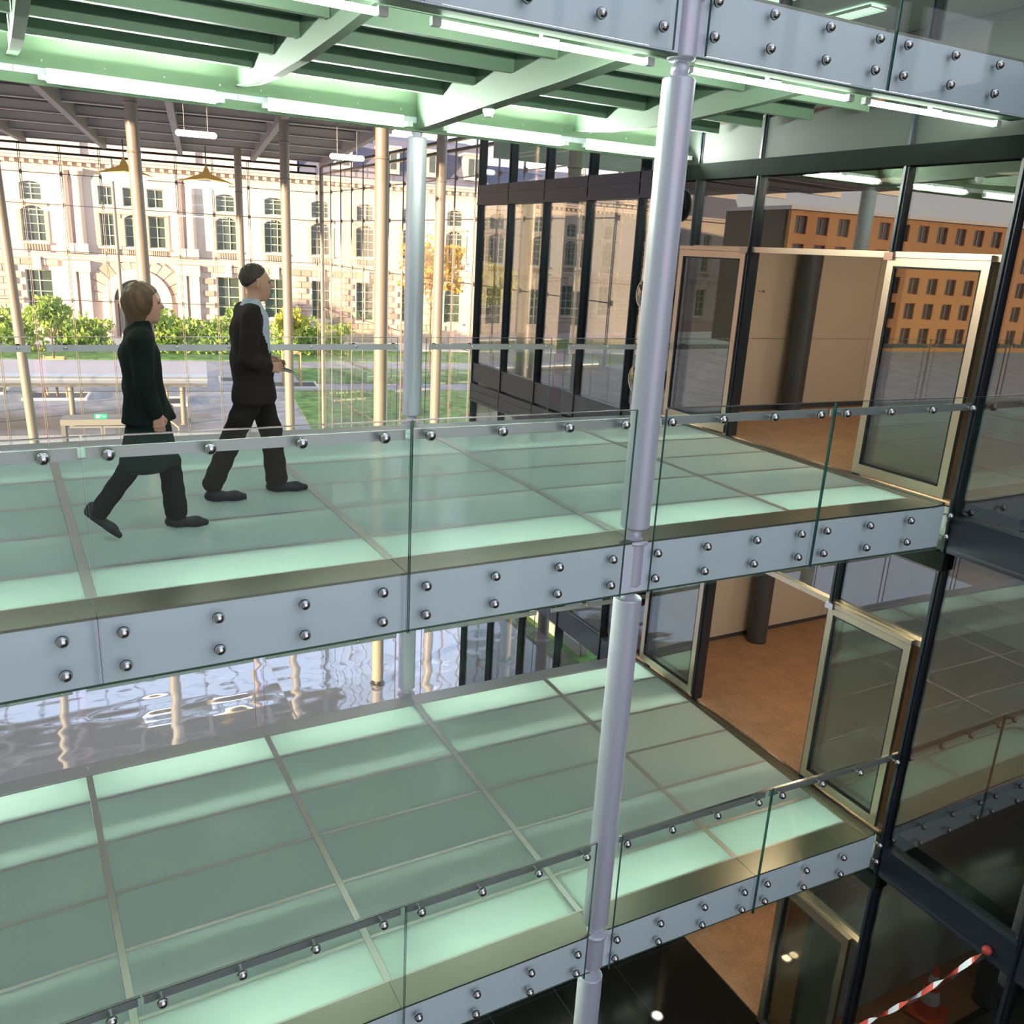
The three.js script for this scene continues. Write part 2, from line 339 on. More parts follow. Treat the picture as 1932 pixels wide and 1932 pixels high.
part(wallIn, 'end_wall', [box(12, 12.1, 3.605, 6.59, -10, 8), box(3.7, 12, 3.605, 6.59, -10.1, -10)], M.paleWall);
// partition and wall seen through the right-hand glazing on the ground level
part(wallIn, 'partition', box(X + 0.16, 9.3, -7.195, -4.3, -0.62, -0.54), M.paleWall);
function interiorColumn(label, x, L, z) {
  const t = thing('round_column', label, 'column', [x, L, z]);
  part(t, 'shaft', cyl(0.15, 0.012, 2.98, 0, 0, 32), M.darkGrey); part(t, 'base_ring', cyl(0.155, 0, 0.012, 0, 0, 32), M.frameDark);
}
interiorColumn('dark grey round column behind the open doors of the middle walkway', 5.62, 0, -3.98);
interiorColumn('dark grey round column behind the open doors of the lowest walkway', 5.62, -3.6, -3.98);
interiorColumn('dark round column behind the glazing at lower right, beside the traffic cone', 6.5, -7.2, 0.1);

// interior downlights: glowing discs with a light each
function downlight(label, x, y, z, I, group) {
  const t = thing('downlight', label, 'lamp', [x, y, z], 0, group);
  part(t, 'trim_ring', new THREE.TorusGeometry(0.07, 0.012, 8, 20).rotateX(Math.PI / 2).translate(0, -0.005, 0), M.whiteCap);
  part(t, 'lamp_disc', cyl(0.06, -0.004, 0, 0, 0, 20), new THREE.MeshStandardMaterial({ color: 0xffffff, emissive: rgb(1, 0.76, 0.48), emissiveIntensity: 5 }));
  const l = new THREE.RectAreaLight(rgb(1, 0.76, 0.5), I, 0.5, 0.5); l.position.y = -0.02; l.rotation.x = -Math.PI / 2; l.name = 'downlight_light'; t.add(l);
}
for (const [w, L] of [['middle', 0], ['lowest', -3.6], ['ground', -7.2]]) for (const [where, x, z] of [['behind the open doorway', 4.6, -2.0], ['deeper inside by the end wall', 7.0, -2.2], ['behind the right door leaf', 4.7, -0.5]])
  downlight(`warm recessed downlight in the corridor ceiling ${where}, ${w} level`, x, L + 2.995, z, 30, 'corridor downlights');
for (const [n, x, z] of [['nearer', 6.0, 1.6], ['further', 7.4, 1.9]]) downlight(`white recessed downlight shining in the room behind the right-hand glazing, ${n} of two`, x, 2.995, z, 2, 'room downlights');

downlight('added downlight brightening the traffic cone and partition, ground level room', 5.1, -4.205, 0.9, 16, 'room downlights');  // added lamp, lifts the dim cone and partition
// louvred ceiling lights of the room on the upper level
for (let i = 0; i < 4; i++) for (let j = 0; j < 4; j++) {
  const t = thing('louvre_light', `green-white louvred ceiling light, upper right room, ${['row at the glass', 'second row in', 'third row in', 'innermost row'][i]}, ${['leftmost', 'second', 'third', 'rightmost'][j]}`, 'lamp', [4.9 + i * 1.7, 6.56, -8.4 + j * 2.9], 0, 'louvred ceiling lights');
  part(t, 'lamp_panel', box(-0.2, 0.2, 0, 0.01, -0.9, 0.9), new THREE.MeshStandardMaterial({ color: 0xffffff, emissive: rgb(0.6, 1, 0.66), emissiveIntensity: 2.2 }));
  const lv = []; for (let k = -8; k <= 8; k++) lv.push(box(-0.2, 0.2, -0.035, -0.002, k * 0.11 - 0.004, k * 0.11 + 0.004));
  part(t, 'louvre', [...lv, box(-0.215, -0.2, -0.04, 0.01, -0.91, 0.91), box(0.2, 0.215, -0.04, 0.01, -0.91, 0.91)], M.whiteCap);
  const l = new THREE.RectAreaLight(rgb(0.6, 1, 0.66), 4, 0.4, 1.8); l.position.y = -0.045; l.rotation.x = -Math.PI / 2; l.name = 'louvre_lamp_light'; t.add(l);
}

// wall fittings inside
{
  const t = thing('call_point', 'small red alarm box on the beige corridor wall', 'alarm box', [7.6, 1.45, -4.2]);
  part(t, 'case', new RoundedBoxGeometry(0.11, 0.11, 0.04, 2, 0.008).translate(0, 0, 0.02), std(rgb(0.45, 0.03, 0.02), 0.4)); part(t, 'button', cyl(0.025, 0, 0.012, 0, 0, 16).rotateX(Math.PI / 2).translate(0, 0, 0.04), std(rgb(0.02, 0.02, 0.02), 0.4));
  const s = thing('switch_plate', 'grey switch plate on the beige wall under the red alarm box', 'switch', [7.45, 1.15, -4.2]);
  part(s, 'plate', new RoundedBoxGeometry(0.16, 0.16, 0.02, 2, 0.006).translate(0, 0, 0.01), std(rgb(0.25, 0.22, 0.18), 0.4)); part(s, 'rocker', box(-0.03, 0.03, -0.04, 0.04, 0.02, 0.028), std(rgb(0.35, 0.32, 0.28), 0.4));
}
const font = await new FontLoader().loadAsync('fonts/droid/droid_sans_regular.typeface.json');
{ // faint wall lettering "87" with arrow
  const m = new THREE.Mesh(new TextGeometry('87', { font, size: 0.085, depth: 0.002, curveSegments: 4 }), M.darkGrey);
  m.name = numbered('wall_number'); m.position.set(4.72, 1.62, -4.199); tag(m, 'small dark wall number reading 87 on the beige corridor wall', 'wall number'); scene.add(m);
  const a = part(m, 'arrow', [box(0.2, 0.32, 0.038, 0.046, 0, 0.002), box(0.28, 0.32, 0.05, 0.058, 0, 0.002), box(0.28, 0.32, 0.026, 0.034, 0, 0.002)], M.darkGrey);
}

// sliding door leaves in front of the facade
function doorLeaf(n, z0, z1, L, yb) {
  const t = structure('door_' + n, [X - 0.045, L, 0]);
  const f = 0.075, y0 = yb, y1 = 2.14, mk = (a, b, c, d) => box(-0.025, 0.025, a, b, c, d);
  part(t, 'door_frame', [mk(y0, y0 + 0.1, z0, z1), mk(y1 - f, y1, z0, z1), mk(y0 + 0.1, y1 - f, z0, z0 + f), mk(y0 + 0.1, y1 - f, z1 - f, z1)], M.bronze);
  part(t, 'frame_seal', [mk(y0 + 0.1, y1 - f, z0 + f, z0 + f + 0.018), mk(y0 + 0.1, y1 - f, z1 - f - 0.018, z1 - f), mk(y0 + 0.1, y0 + 0.118, z0 + f, z1 - f), mk(y1 - f - 0.018, y1 - f, z0 + f, z1 - f)].map((g) => g.scale(0.8, 1, 1)), M.rubber);
  part(t, 'pane', box(-0.006, 0.006, y0 + 0.118, y1 - f - 0.018, z0 + f + 0.018, z1 - f - 0.018), M.doorGlass);
  part(t, 'track', box(-0.03, 0.03, y1 + 0.005, y1 + 0.05, z0, z1), M.bronze);
  const hz = z0 < -2 ? z1 - 0.02 : z0 + 0.02;
  part(t, 'hinge', box(-0.05, -0.025, y1 - 0.02, y1 + 0.05, hz - 0.05, hz + 0.05), M.polished);
}
doorLeaf(1, -0.93, 0.13, 0, 0.03); doorLeaf(2, -4.1, -2.9, 0, 0.03);
doorLeaf(3, -0.92, 0.12, -3.6, 0.06); doorLeaf(4, -4.05, -2.89, -3.6, 0.06); doorLeaf(5, -0.93, 0.1, -7.2, 0.05);

// round convex mirrors beside the left door leaves
for (const [w, y, z, x] of [['highest of three, under the dark beam', 2.69, -4.5, 3.36], ['middle of three', 1.55, -4.62, 3.36], ['lowest of three, above the floor', 0.42, -4.62, 3.36], ['beside the doors one level down', -2.75, -4.55, 3.36]]) {
  const t = thing('round_mirror', `round brass-rimmed mirror behind the nearest column, ${w}`, 'mirror', [x, y, z], 0, 'round mirrors');
  part(t, 'mirror_dish', new THREE.SphereGeometry(0.42, 32, 10, 0, Math.PI * 2, 0, 0.45).rotateZ(Math.PI / 2).translate(0.35, 0, 0), std(rgb(0.16, 0.18, 0.16), 0.06, 1));
  part(t, 'rim', new THREE.TorusGeometry(0.19, 0.012, 10, 40).rotateY(Math.PI / 2).translate(-0.02, 0, 0), M.bronze);
  part(t, 'bracket', new THREE.CylinderGeometry(0.015, 0.015, 0.13, 10).rotateZ(Math.PI / 2).translate(0.07, 0, 0), M.polished);
}

// ---------------------------------------------------------------- ground floor, atrium and hall shell
const floorMain = structure('floor');
part(floorMain, 'atrium_paving', box(-7.4, 3.5, -7.4, -7.2, -6.2, 16), M.atriumFloor);
{
  const g = box(-14, 6.15, -7.4, -7.2, -36, -6.2), p = g.attributes.position, u = g.attributes.uv;
  for (let i = 0; i < p.count; i++) u.setXY(i, p.getX(i) * 0.12, p.getZ(i) * 0.12);
  part(floorMain, 'polished_stone', g, M.hallFloor);
  for (let i = 0; i < 11; i++) part(floorMain, 'paving_joint', box(-7.2 + i * 0.95, -7.196 + i * 0.95, -7.2, -7.1985, -6, 14), M.darkGrey);
}
const sunBlockWall = structure('wall_sun_block');
part(sunBlockWall, 'wall', box(-8.3, -7.66, -7.2, 16, -4.7, 20), M.concrete);  // unseen wall added to keep the low sun off the walkways

// front cable-net wall and side wall
const TH = THREE.MathUtils.degToRad(8.5), N = V(Math.sin(TH), 0, -Math.cos(TH)), U = V(Math.cos(TH), 0, Math.sin(TH)), CAM = camera.position;
const onPlane = (D, s, y) => CAM.clone().addScaledVector(N, D).addScaledVector(U, s).setY(y);
const corner = onPlane(39, 4.97, 0);
const ROWY = [-7.2, -6.2, -4.42, -2.62, -0.8, 1.06, 2.78, 3.9, 4.6];
function cableWall(name, origin, turn, s0, s1, step, sideways) {
  const w = structure(name, [origin.x, 0, origin.z], turn);
  const xs = []; for (let s = s0; s <= s1 + 0.01; s += step) xs.push(s);
  const clampG = merge([box(-0.055, 0.055, -0.055, 0.055, 0.0, 0.05), box(-0.012, 0.012, -0.09, 0.09, 0.03, 0.06)]);
  for (let i = 0; i < xs.length; i++) {
    part(w, 'vertical_cable', [cyl(0.014, -7.2, 4.9, xs[i] - 0.03, 0.08, 6), cyl(0.014, -7.2, 4.9, xs[i] + 0.03, 0.08, 6)], M.cable);
    for (const [j, y] of ROWY.entries()) if (j > 1 && j < 8) { const c = part(w, 'clamp', clampG, M.clampMat); c.position.set(xs[i], y, 0.02); }
    if (i) for (let j = 0; j + 1 < ROWY.length; j++) if (j) part(w, 'pane', box(xs[i - 1] + 0.008, xs[i] - 0.008, ROWY[j] + 0.008, ROWY[j + 1] - 0.008, -0.01, 0.0), M.hallGlass);
  }
  for (const [j, y] of ROWY.entries()) if (j > 1 && j < 8) part(w, 'horizontal_cable', new THREE.CylinderGeometry(0.016, 0.016, s1 - s0, 6).rotateZ(Math.PI / 2).translate((s0 + s1) / 2, y, 0.05), M.cable);
  part(w, 'sill', box(s0, s1, -7.2, -6.9, -0.1, 0.1), M.concrete);
  part(w, 'head_rail', [box(s0, s1, 4.6, 4.68, -0.06, 0.08), box(s0, s1, 4.88, 4.96, -0.06, 0.1)], M.frameDark);
  return w;
}
cableWall('wall_front', corner, -TH, -27.4 - 0.2, -0.2, 1.37);
const sideTurn = -Math.PI / 2 + 0.02;
cableWall('wall_side', V(corner.x, 0, corner.z), Math.PI / 2 - Math.PI + 0.0, 0.25, 22.2, 1.37);
{ // corner post
  const t = thing('corner_post', 'pale slender corner post where the two cable-net glass walls meet', 'post', [corner.x, -7.2, corner.z]);
  part(t, 'shaft', cyl(0.09, 0, 12.1, 0, 0, 20), M.hallColumn); part(t, 'base_plate', cyl(0.16, 0, 0.03, 0, 0, 20), M.cable);
  for (const y of [6.4, 8.3]) part(t, 'arm', rod(V(0.05, y, 0.05), V(-0.1, y, 1.1), 0.03), M.hallColumn);
}
// hall roof
{
  const r = structure('ceiling', [corner.x, 4.95, corner.z], -TH);
  part(r, 'roof_deck', box(-27, 0.6, 0.42, 0.6, -0.3, 25.5), M.roofDark);
  for (let i = 0; i < 9; i++) part(r, 'purlin', [box(-27, 0.5, 0.16, 0.42, 0.05 + i * 3.0 - 0.03, 0.05 + i * 3.0 + 0.03), box(-27, 0.5, 0.14, 0.16, 0.05 + i * 3.0 - 0.08, 0.05 + i * 3.0 + 0.08)], M.roofPale);
  for (let i = 0; i < 6; i++) part(r, 'rafter', box(-0.09 - i * 2.74, 0.09 - i * 2.74, -0.02, 0.42, -0.1, 25.4), M.roofBeam);
}

// hall columns
const colGroup = 'round columns of the glass hall';
function hallColumn(label, x, z, r, lean, top = 12.2) {
  const t = thing('hall_column', label, 'column', [x, -7.2, z], 0, colGroup); t.rotation.z = lean;
  part(t, 'shaft', cyl(r, 0.12, top, 0, 0, 28), M.hallColumn);
  part(t, 'foot', [cyl(r * 0.6, 0.03, 0.12, 0, 0, 20), cyl(r * 1.25, 0, 0.03, 0, 0, 24)], M.cable);
  part(t, 'collar', [new THREE.TorusGeometry(r * 1.02, 0.02, 8, 24).rotateX(Math.PI / 2).translate(0, top - 0.6, 0), new THREE.TorusGeometry(r * 1.02, 0.02, 8, 24).rotateX(Math.PI / 2).translate(0, top - 1.5, 0)], M.hallColumn);
}
hallColumn('broad hall column left of the slim walkway column, its foot on the polished floor', 1.954, -11.15, 0.125, 0);
hallColumn('sunlit golden hall column just right of the walking man', 2.15, -19.3, 0.125, 0);
hallColumn('thin sunlit hall column behind the head of the walking man', 2.75, -28.6, 0.125, 0);
hallColumn('sunlit golden hall column right above the head of the walking woman', -1.78, -15.0, 0.125, 0.01);
hallColumn('leaning sunlit hall column at the left edge of the picture', -4.25, -22.0, 0.125, 0.028);
hallColumn('hall column by the glass side wall, right of the slim walkway column', 4.86, -15.2, 0.12, 0);
hallColumn('grey hall column seen through the dark glazing of the right wing', 4.9, -9.2, 0.12, 0);

// floodlights with wing reflectors under the roof edge
for (const [w, px, s, y] of [['left of two wing lamps', 0, -6.7, 3.9], ['right of two wing lamps', 0, -3.9, 3.85]]) {
  const p = onPlane(36.2, s + 4.3, y), t = thing('wing_lamp', `yellow wing-shaped lamp under the far roof edge, ${w}`, 'lamp', [p.x, p.y, p.z], -TH, 'wing lamps');
  part(t, 'reflector', new THREE.ExtrudeGeometry(new THREE.Shape([[-0.95, 0], [-0.15, 0.3], [0, 0.62], [0.15, 0.3], [0.95, 0], [0, 0.12]].map(([x, y]) => new THREE.Vector2(x, y))), { depth: 0.4, bevelEnabled: false }).translate(0, 0, -0.2), std(rgb(0.8, 0.5, 0.14), 0.5));
  part(t, 'lamp_tube', new THREE.CylinderGeometry(0.14, 0.14, 1.5, 14).rotateZ(Math.PI / 2).translate(0, -0.1, 0), new THREE.MeshStandardMaterial({ color: 0xffffff, emissive: rgb(0.9, 0.93, 1), emissiveIntensity: 3 }));
  part(t, 'stem', cyl(0.02, 0.5, 1.465, 0, 0, 8), M.cable);
  const l = new THREE.RectAreaLight(rgb(0.9, 0.93, 1), 3, 1.1, 0.15); l.position.y = -0.26; l.rotation.x = -Math.PI / 2; l.name = 'wing_lamp_light'; t.add(l);
}
for (const [w, x, y, z] of [['left', -1.05, 3.72, -12.6], ['right', 2.0, 3.66, -13.4]]) {
  const t = thing('hall_lamp', `short white tube lamp hanging under the dark hall roof, ${w} of two`, 'lamp', [x, y, z], -TH, 'hall tube lamps');
  part(t, 'lamp_tube', [new THREE.CylinderGeometry(0.055, 0.055, 0.6, 14).rotateZ(Math.PI / 2), new THREE.SphereGeometry(0.055, 12, 8).translate(0.3, 0, 0), new THREE.SphereGeometry(0.055, 12, 8).translate(-0.3, 0, 0)], new THREE.MeshStandardMaterial({ color: 0xffffff, emissive: rgb(0.9, 0.93, 1), emissiveIntensity: 4 }));
  part(t, 'hanger', [cyl(0.008, 0.05, 1.71, -0.2, 0, 6), cyl(0.008, 0.05, 1.71, 0.2, 0, 6)], M.cable);
  const l = new THREE.RectAreaLight(rgb(0.9, 0.93, 1), 4, 0.6, 0.08); l.position.y = -0.06; l.rotation.x = -Math.PI / 2; l.name = 'hall_lamp_light'; t.add(l);
}
// exit porch at the front wall with exit sign
{
  const p = onPlane(38.4, 0.92, -7.2), t = thing('exit_porch', 'grey steel-framed glass exit porch at the foot of the front wall', 'porch', [p.x - 1.0 - 3.9, -7.2, p.z - 0.6], -TH);
  const w = 1.5;
  part(t, 'canopy_frame', [box(-w, w, 1.62, 1.85, -0.5, 0.6)], std(rgb(0.28, 0.28, 0.27), 0.5, 0.3));
  for (const x of [-w + 0.08, w - 0.08]) part(t, 'post', box(x - 0.08, x + 0.08, 0, 1.62, 0.3, 0.5), std(rgb(0.2, 0.2, 0.2), 0.5, 0.3));
  for (const x of [-0.68, 0.68]) { const d = part(t, 'door_leaf', [box(x - 0.66, x - 0.6, 0.02, 1.55, 0.36, 0.42), box(x + 0.6, x + 0.66, 0.02, 1.55, 0.36, 0.42), box(x - 0.6, x + 0.6, 1.47, 1.55, 0.36, 0.42), box(x - 0.6, x + 0.6, 0.02, 0.14, 0.36, 0.42)], std(rgb(0.3, 0.3, 0.3), 0.4, 0.4)); part(d, 'pane', box(x - 0.6, x + 0.6, 0.14, 1.47, 0.385, 0.395), M.hallGlass); }
  const s = thing('exit_sign', 'small green and white emergency exit sign on the exit porch', 'sign', [p.x - 1.0 - 3.9 - 0.1, -7.2 + 1.88, p.z], -TH);
  part(s, 'sign_box', new RoundedBoxGeometry(0.46, 0.2, 0.06, 2, 0.01).translate(0, 0.1, 0), new THREE.MeshStandardMaterial({ color: rgb(0.02, 0.35, 0.16), emissive: rgb(0.02, 0.4, 0.18), emissiveIntensity: 0.8 }));
  part(s, 'sign_figure', [box(-0.16, -0.04, 0.04, 0.17, 0.031, 0.034), box(0.06, 0.17, 0.085, 0.115, 0.031, 0.034), new THREE.CylinderGeometry(0.02, 0.02, 0.003, 12).rotateX(Math.PI / 2).translate(0.02, 0.15, 0.0325)], new THREE.MeshStandardMaterial({ color: 0xffffff, emissive: rgb(0.8, 0.9, 0.85), emissiveIntensity: 1 }));
}
// ---------------------------------------------------------------- outside: square, buildings, trees
const plaza = structure('ground');
{
  const asphalt = std(rgb(1, 1, 1), 0.9, 0, { map: noiseTex(256, (u, v) => { const n = 0.62 + 0.22 * (fbm(u, v, 6) - 0.5) + 0.08 * (rnd() - 0.5); return [n, n * 0.985, n * 1.02]; }, true) });
  const lawn = std(rgb(1, 1, 1), 0.95, 0, { map: noiseTex(256, (u, v) => { const n = 0.6 + 0.5 * (fbm(u, v, 10) - 0.5) + 0.2 * (rnd() - 0.5); return [0.62 * n, 0.86 * n, 0.46 * n]; }, true) });
  M.stoneKerb = std(rgb(0.72, 0.7, 0.66), 0.8);
  const put = (name, s0, s1, d0, d1, y, mat, uvs) => {
    const c = [[d0, s0], [d1, s0], [d1, s1], [d0, s1]].map(([d, s]) => { const p = onPlane(d, s, 0); return [p.x, p.z]; });
    const g = prism(c, -7.42, y); const u = g.attributes.uv; for (let i = 0; i < u.count; i++) u.setXY(i, u.getX(i) * uvs, u.getY(i) * uvs);
    return part(plaza, name, g, mat);
  };
  put('asphalt', -60, 60, 39.4, 120, -7.22, asphalt, 0.2);
  put('pavement', -60, 60, 78, 83.6, -7.1, M.stoneKerb, 0.2);
  put('pale_path', -16, 40, 41, 43.5, -7.19, M.stoneKerb, 0.2);
  put('lawn', 5, 60, 44, 56, -7.17, lawn, 0.25); put('lawn', 6, 60, 59, 66, -7.16, lawn, 0.25);
  put('lawn', -60, 60, 70, 77, -7.15, lawn, 0.25);
  // ground right of the side wall
  const g = prism([[6.3, -36], [6.3, -10.4], [60, -10.4], [60, -36]], -7.42, -7.2); const u = g.attributes.uv; for (let i = 0; i < u.count; i++) u.setXY(i, u.getX(i) * 0.2, u.getY(i) * 0.2);
  part(plaza, 'lawn', g, lawn);
  const g2 = prism([[-90, -70], [-90, 30], [-14, 30], [-14, -36]], -7.42, -7.2); const u2 = g2.attributes.uv; for (let i = 0; i < u2.count; i++) u2.setXY(i, u2.getX(i) * 0.2, u2.getY(i) * 0.2);
  part(plaza, 'asphalt', g2, asphalt);
}
// stone building across the square
const stoneA = std(rgb(0.64, 0.55, 0.48), 0.85), stoneB = std(rgb(0.56, 0.43, 0.37), 0.9), stoneC = std(rgb(0.43, 0.31, 0.26), 0.9), stoneD = std(rgb(0.56, 0.42, 0.35), 0.9);
const winFrame = std(rgb(0.5, 0.55, 0.46), 0.6), winGlass = phys({ color: rgb(0.06, 0.09, 0.08), roughness: 0.08, metalness: 0.0, ior: 1.8 });
const slate = std(rgb(0.13, 0.14, 0.2), 0.7);
function archShape(w, y0, y1, rise) { const s = new THREE.Path(); s.moveTo(-w / 2, y0); s.lineTo(w / 2, y0); s.lineTo(w / 2, y1 - rise); if (rise > 0.01) s.quadraticCurveTo(w / 2 * 0.6, y1, 0, y1).quadraticCurveTo(-w / 2 * 0.6, y1, -w / 2, y1 - rise); else s.lineTo(-w / 2, y1); s.closePath(); return s; }
function offsetPath(p, dx) { return new THREE.Path(p.getPoints(8).map((q) => new THREE.Vector2(q.x + dx, q.y))); }
{
  const o = onPlane(84, 0, -7.2), b = thing('stone_building', 'large pale stone building with an arched doorway, seen through the glass hall', 'building', [o.x, -7.2, o.z], -TH);
  const S0 = -84, S1 = 46;
  const wins = [];
  for (const s of [-77.7, -71.8, -65.9, -60, -54.1, -48.2, -42.3, -36.4, -30.5, -24.6, -18.7, -12.8, 2.4, 6.5, 10.6, 14.7, 19, 23.3, 27.6, 32, 36.4]) { wins.push([s, 1.75, 7.9, 10.7, 0.35, 3, 4]); wins.push([s, 1.6, 11.15, 12.6, 0.2, 2, 3]); wins.push([s, s < 9 ? 2.0 : 1.7, 2.1, 5.6, 0, 2, 4]); wins.push([s, 1.4, 0.3, 1.1, 0, 3, 1]); }
  for (const s of [-7.1, -5.2, -3.3]) { wins.push([s, 1.35, 7.8, 10.4, s === -5.2 ? 0.3 : 0, 2, 3]); wins.push([s, 1.3, 11.1, 12.6, 0, 2, 2]); }
  const wall = new THREE.Shape([[S0, 0], [S1, 0], [S1, 14.6], [S0, 14.6]].map(([x, y]) => new THREE.Vector2(x, y)));
  for (const [s, w, y0, y1, rise] of wins) wall.holes.push(offsetPath(archShape(w, y0, y1, rise), s));
  const door = new THREE.Path(); door.moveTo(-7.14, 0.02); door.lineTo(-3.26, 0.02); door.lineTo(-3.26, 3.2); door.absarc(-5.2, 3.2, 1.94, 0, Math.PI, false); door.lineTo(-7.14, 0.02); wall.holes.push(door);
  part(b, 'wall', new THREE.ExtrudeGeometry(wall, { depth: 0.7, bevelEnabled: false, curveSegments: 10 }).translate(0, 0, -0.7), stoneA);
  part(b, 'rear_wall', box(S0, S1, 0, 14.6, -14, -1.2), std(rgb(0.08, 0.08, 0.08), 0.9));
  for (const [s, w, y0, y1, rise, nx, ny] of wins) {
    const outer = archShape(w + 0.02, y0, y1, rise).getPoints(6), sh = new THREE.Shape(outer);
    const f = []; const bar = 0.075;
    f.push(box(-w / 2, -w / 2 + bar, y0, y1 - rise * 0.6, -0.4, -0.3), box(w / 2 - bar, w / 2, y0, y1 - rise * 0.6, -0.4, -0.3), box(-w / 2, w / 2, y0, y0 + bar, -0.4, -0.3), box(-w / 2, w / 2, y1 - rise * 0.7 - bar, y1 - rise * 0.7, -0.4, -0.3));
    for (let i = 1; i < nx; i++) f.push(box(-w / 2 + (w * i) / nx - 0.035, -w / 2 + (w * i) / nx + 0.035, y0, y1, -0.4, -0.31));
    for (let j = 1; j < ny; j++) f.push(box(-w / 2, w / 2, y0 + ((y1 - y0) * j) / ny - 0.03, y0 + ((y1 - y0) * j) / ny + 0.03, -0.4, -0.31));
    const win = part(b, 'window', f.map((g) => g.translate(s, 0, 0)), winFrame);
    part(win, 'pane', new THREE.ExtrudeGeometry(sh, { depth: 0.04, bevelEnabled: false }).translate(s, 0, -0.46), winGlass);
    if (y0 > 7 && y0 < 9) {
      part(b, 'window_sill', [box(s - w / 2 - 0.25, s + w / 2 + 0.25, y0 - 0.22, y0 - 0.02, -0.1, 0.3), box(s - w / 2 - 0.25, s + w / 2 + 0.25, y0 - 0.85, y0 - 0.72, -0.1, 0.26)], stoneA);
      const bl = []; for (let i = 0; i < 9; i++) bl.push(cyl(0.07, y0 - 0.72, y0 - 0.22, s - w / 2 + 0.05 + (i * (w - 0.1)) / 8, 0.14, 6, 0.05));
      part(b, 'baluster_row', bl, stoneD);
      part(b, 'window_surround', [box(s - w / 2 - 0.28, s - w / 2, y0, y1 - rise, -0.02, 0.1), box(s + w / 2, s + w / 2 + 0.28, y0, y1 - rise, -0.02, 0.1), box(s - w / 2 - 0.28, s + w / 2 + 0.28, y1 + 0.02, y1 + 0.26, -0.02, 0.14)], stoneD);
    }
    if (y0 === 2.1) {
      part(b, 'keystone', [box(s - 0.3, s + 0.3, y1 + 0.03, y1 + 1.1, 0, 0.34), box(s - w / 2 - 0.15, s + w / 2 + 0.15, y0 - 0.25, y0 - 0.02, -0.1, 0.26)], stoneA);
    }
  }
  part(b, 'ledge', [box(S0, S1, 6.85, 7.02, -0.1, 0.32), box(S0, S1, 6.55, 6.85, -0.1, 0.2)], stoneA);
  const den = []; for (let s = -70; s < 44; s += 0.7) den.push(box(s, s + 0.32, 14.0, 14.3, 0, 0.35));
  part(b, 'cornice', [box(S0, S1, 14.3, 14.55, -0.1, 0.62), box(S0, S1, 14.55, 14.75, -0.1, 0.78), ...den], stoneA);
  part(b, 'plinth', [box(S0, -8.3, 0, 1.25, 0, 0.24), box(-2.1, S1, 0, 1.25, 0, 0.24)].map((g) => g), stoneD);
  part(b, 'parapet', [box(-22, 8.6, 14.75, 16.9, -1.2, 0), box(-10.8, -8.8, 14.75, 17.3, -1.2, 0.4), box(-1.9, 0.1, 14.75, 17.3, -1.2, 0.4)], stoneA);
  // slate roofs and dormers
  part(b, 'roof', [plateZY([[0.2, 14.75], [-2.6, 18.6], [-9, 19.6], [-13, 14.75]], 8.8, 26.5), plateZY([[-1.5, 14.75], [-6, 17.4], [-13, 14.75]], 26.6, S1), plateZY([[-2.0, 16.9], [-6, 19.2], [-13, 14.75]], -22, 8.6), plateZY([[0.15, 14.75], [-2.6, 19.4], [-9, 20.2], [-13, 14.75]], S0, -22.05)], slate);
  for (const s of [12.6, 16.9, 21.2, 25, -27.5, -33.4, -39.3, -45.2, -51.1, -57, -62.9, -68.8]) {
    const d = part(b, 'dormer', [box(s - 0.9, s + 0.9, 15.4, 17.6, -2.6, 0.1), box(s - 1.05, s + 1.05, 17.6, 17.8, -2.8, 0.25)], stoneA);
    part(d, 'pane', [box(s - 0.6, s - 0.05, 15.8, 17.3, 0.1, 0.13), box(s + 0.05, s + 0.6, 15.8, 17.3, 0.1, 0.13)], winGlass);
  }
  // pilaster columns
  for (const s of [-10.3, -9.25, -1.55, -0.5]) {
    part(b, 'half_column', [cyl(0.42, 7.9, 13.0, s, 0.25, 18, 0.37), box(s - 0.5, s + 0.5, 7.1, 7.9, 0, 0.75), cyl(0.37, 13.0, 13.6, s, 0.25, 18, 0.56), box(s - 0.55, s + 0.55, 13.6, 13.85, 0, 0.8)], stoneA);
    part(b, 'pier', [box(s - 0.42, s + 0.42, 0.9, 5.6, 0, 0.5), box(s - 0.52, s + 0.52, 5.6, 6.5, 0, 0.62), box(s - 0.52, s + 0.52, 0, 0.9, 0, 0.62)], stoneA);
  }
  // arched doorway
  const ring = new THREE.Shape(); ring.absarc(-5.2, 3.2, 2.75, 0, Math.PI, false); ring.lineTo(-7.95, 0); ring.lineTo(-7.14, 0); ring.lineTo(-7.14, 3.2); ring.absarc(-5.2, 3.2, 1.94, Math.PI, 0, true); ring.lineTo(-3.26, 0); ring.lineTo(-2.45, 0); ring.closePath();
  part(b, 'archivolt', new THREE.ExtrudeGeometry(ring, { depth: 0.36, bevelEnabled: true, bevelSize: 0.06, bevelThickness: 0.06, bevelSegments: 2, curveSegments: 20 }), stoneA);
  const fan = new THREE.Shape(); fan.absarc(-5.2, 3.2, 1.9, 0, Math.PI, false); fan.closePath();
  part(b, 'fanlight', new THREE.ExtrudeGeometry(fan, { depth: 0.05, bevelEnabled: false }).translate(0, 0, -0.6), winGlass);
  part(b, 'door_surround', [box(-7.1, -3.3, 3.0, 3.3, -0.6, -0.3), box(-7.12, -6.9, 0, 3, -0.6, -0.3), box(-3.5, -3.28, 0, 3, -0.6, -0.3), box(-5.65, -4.75, 0, 3, -0.62, -0.3), box(-5.3, -5.1, 3.3, 5.1, -0.6, -0.4)], stoneD);
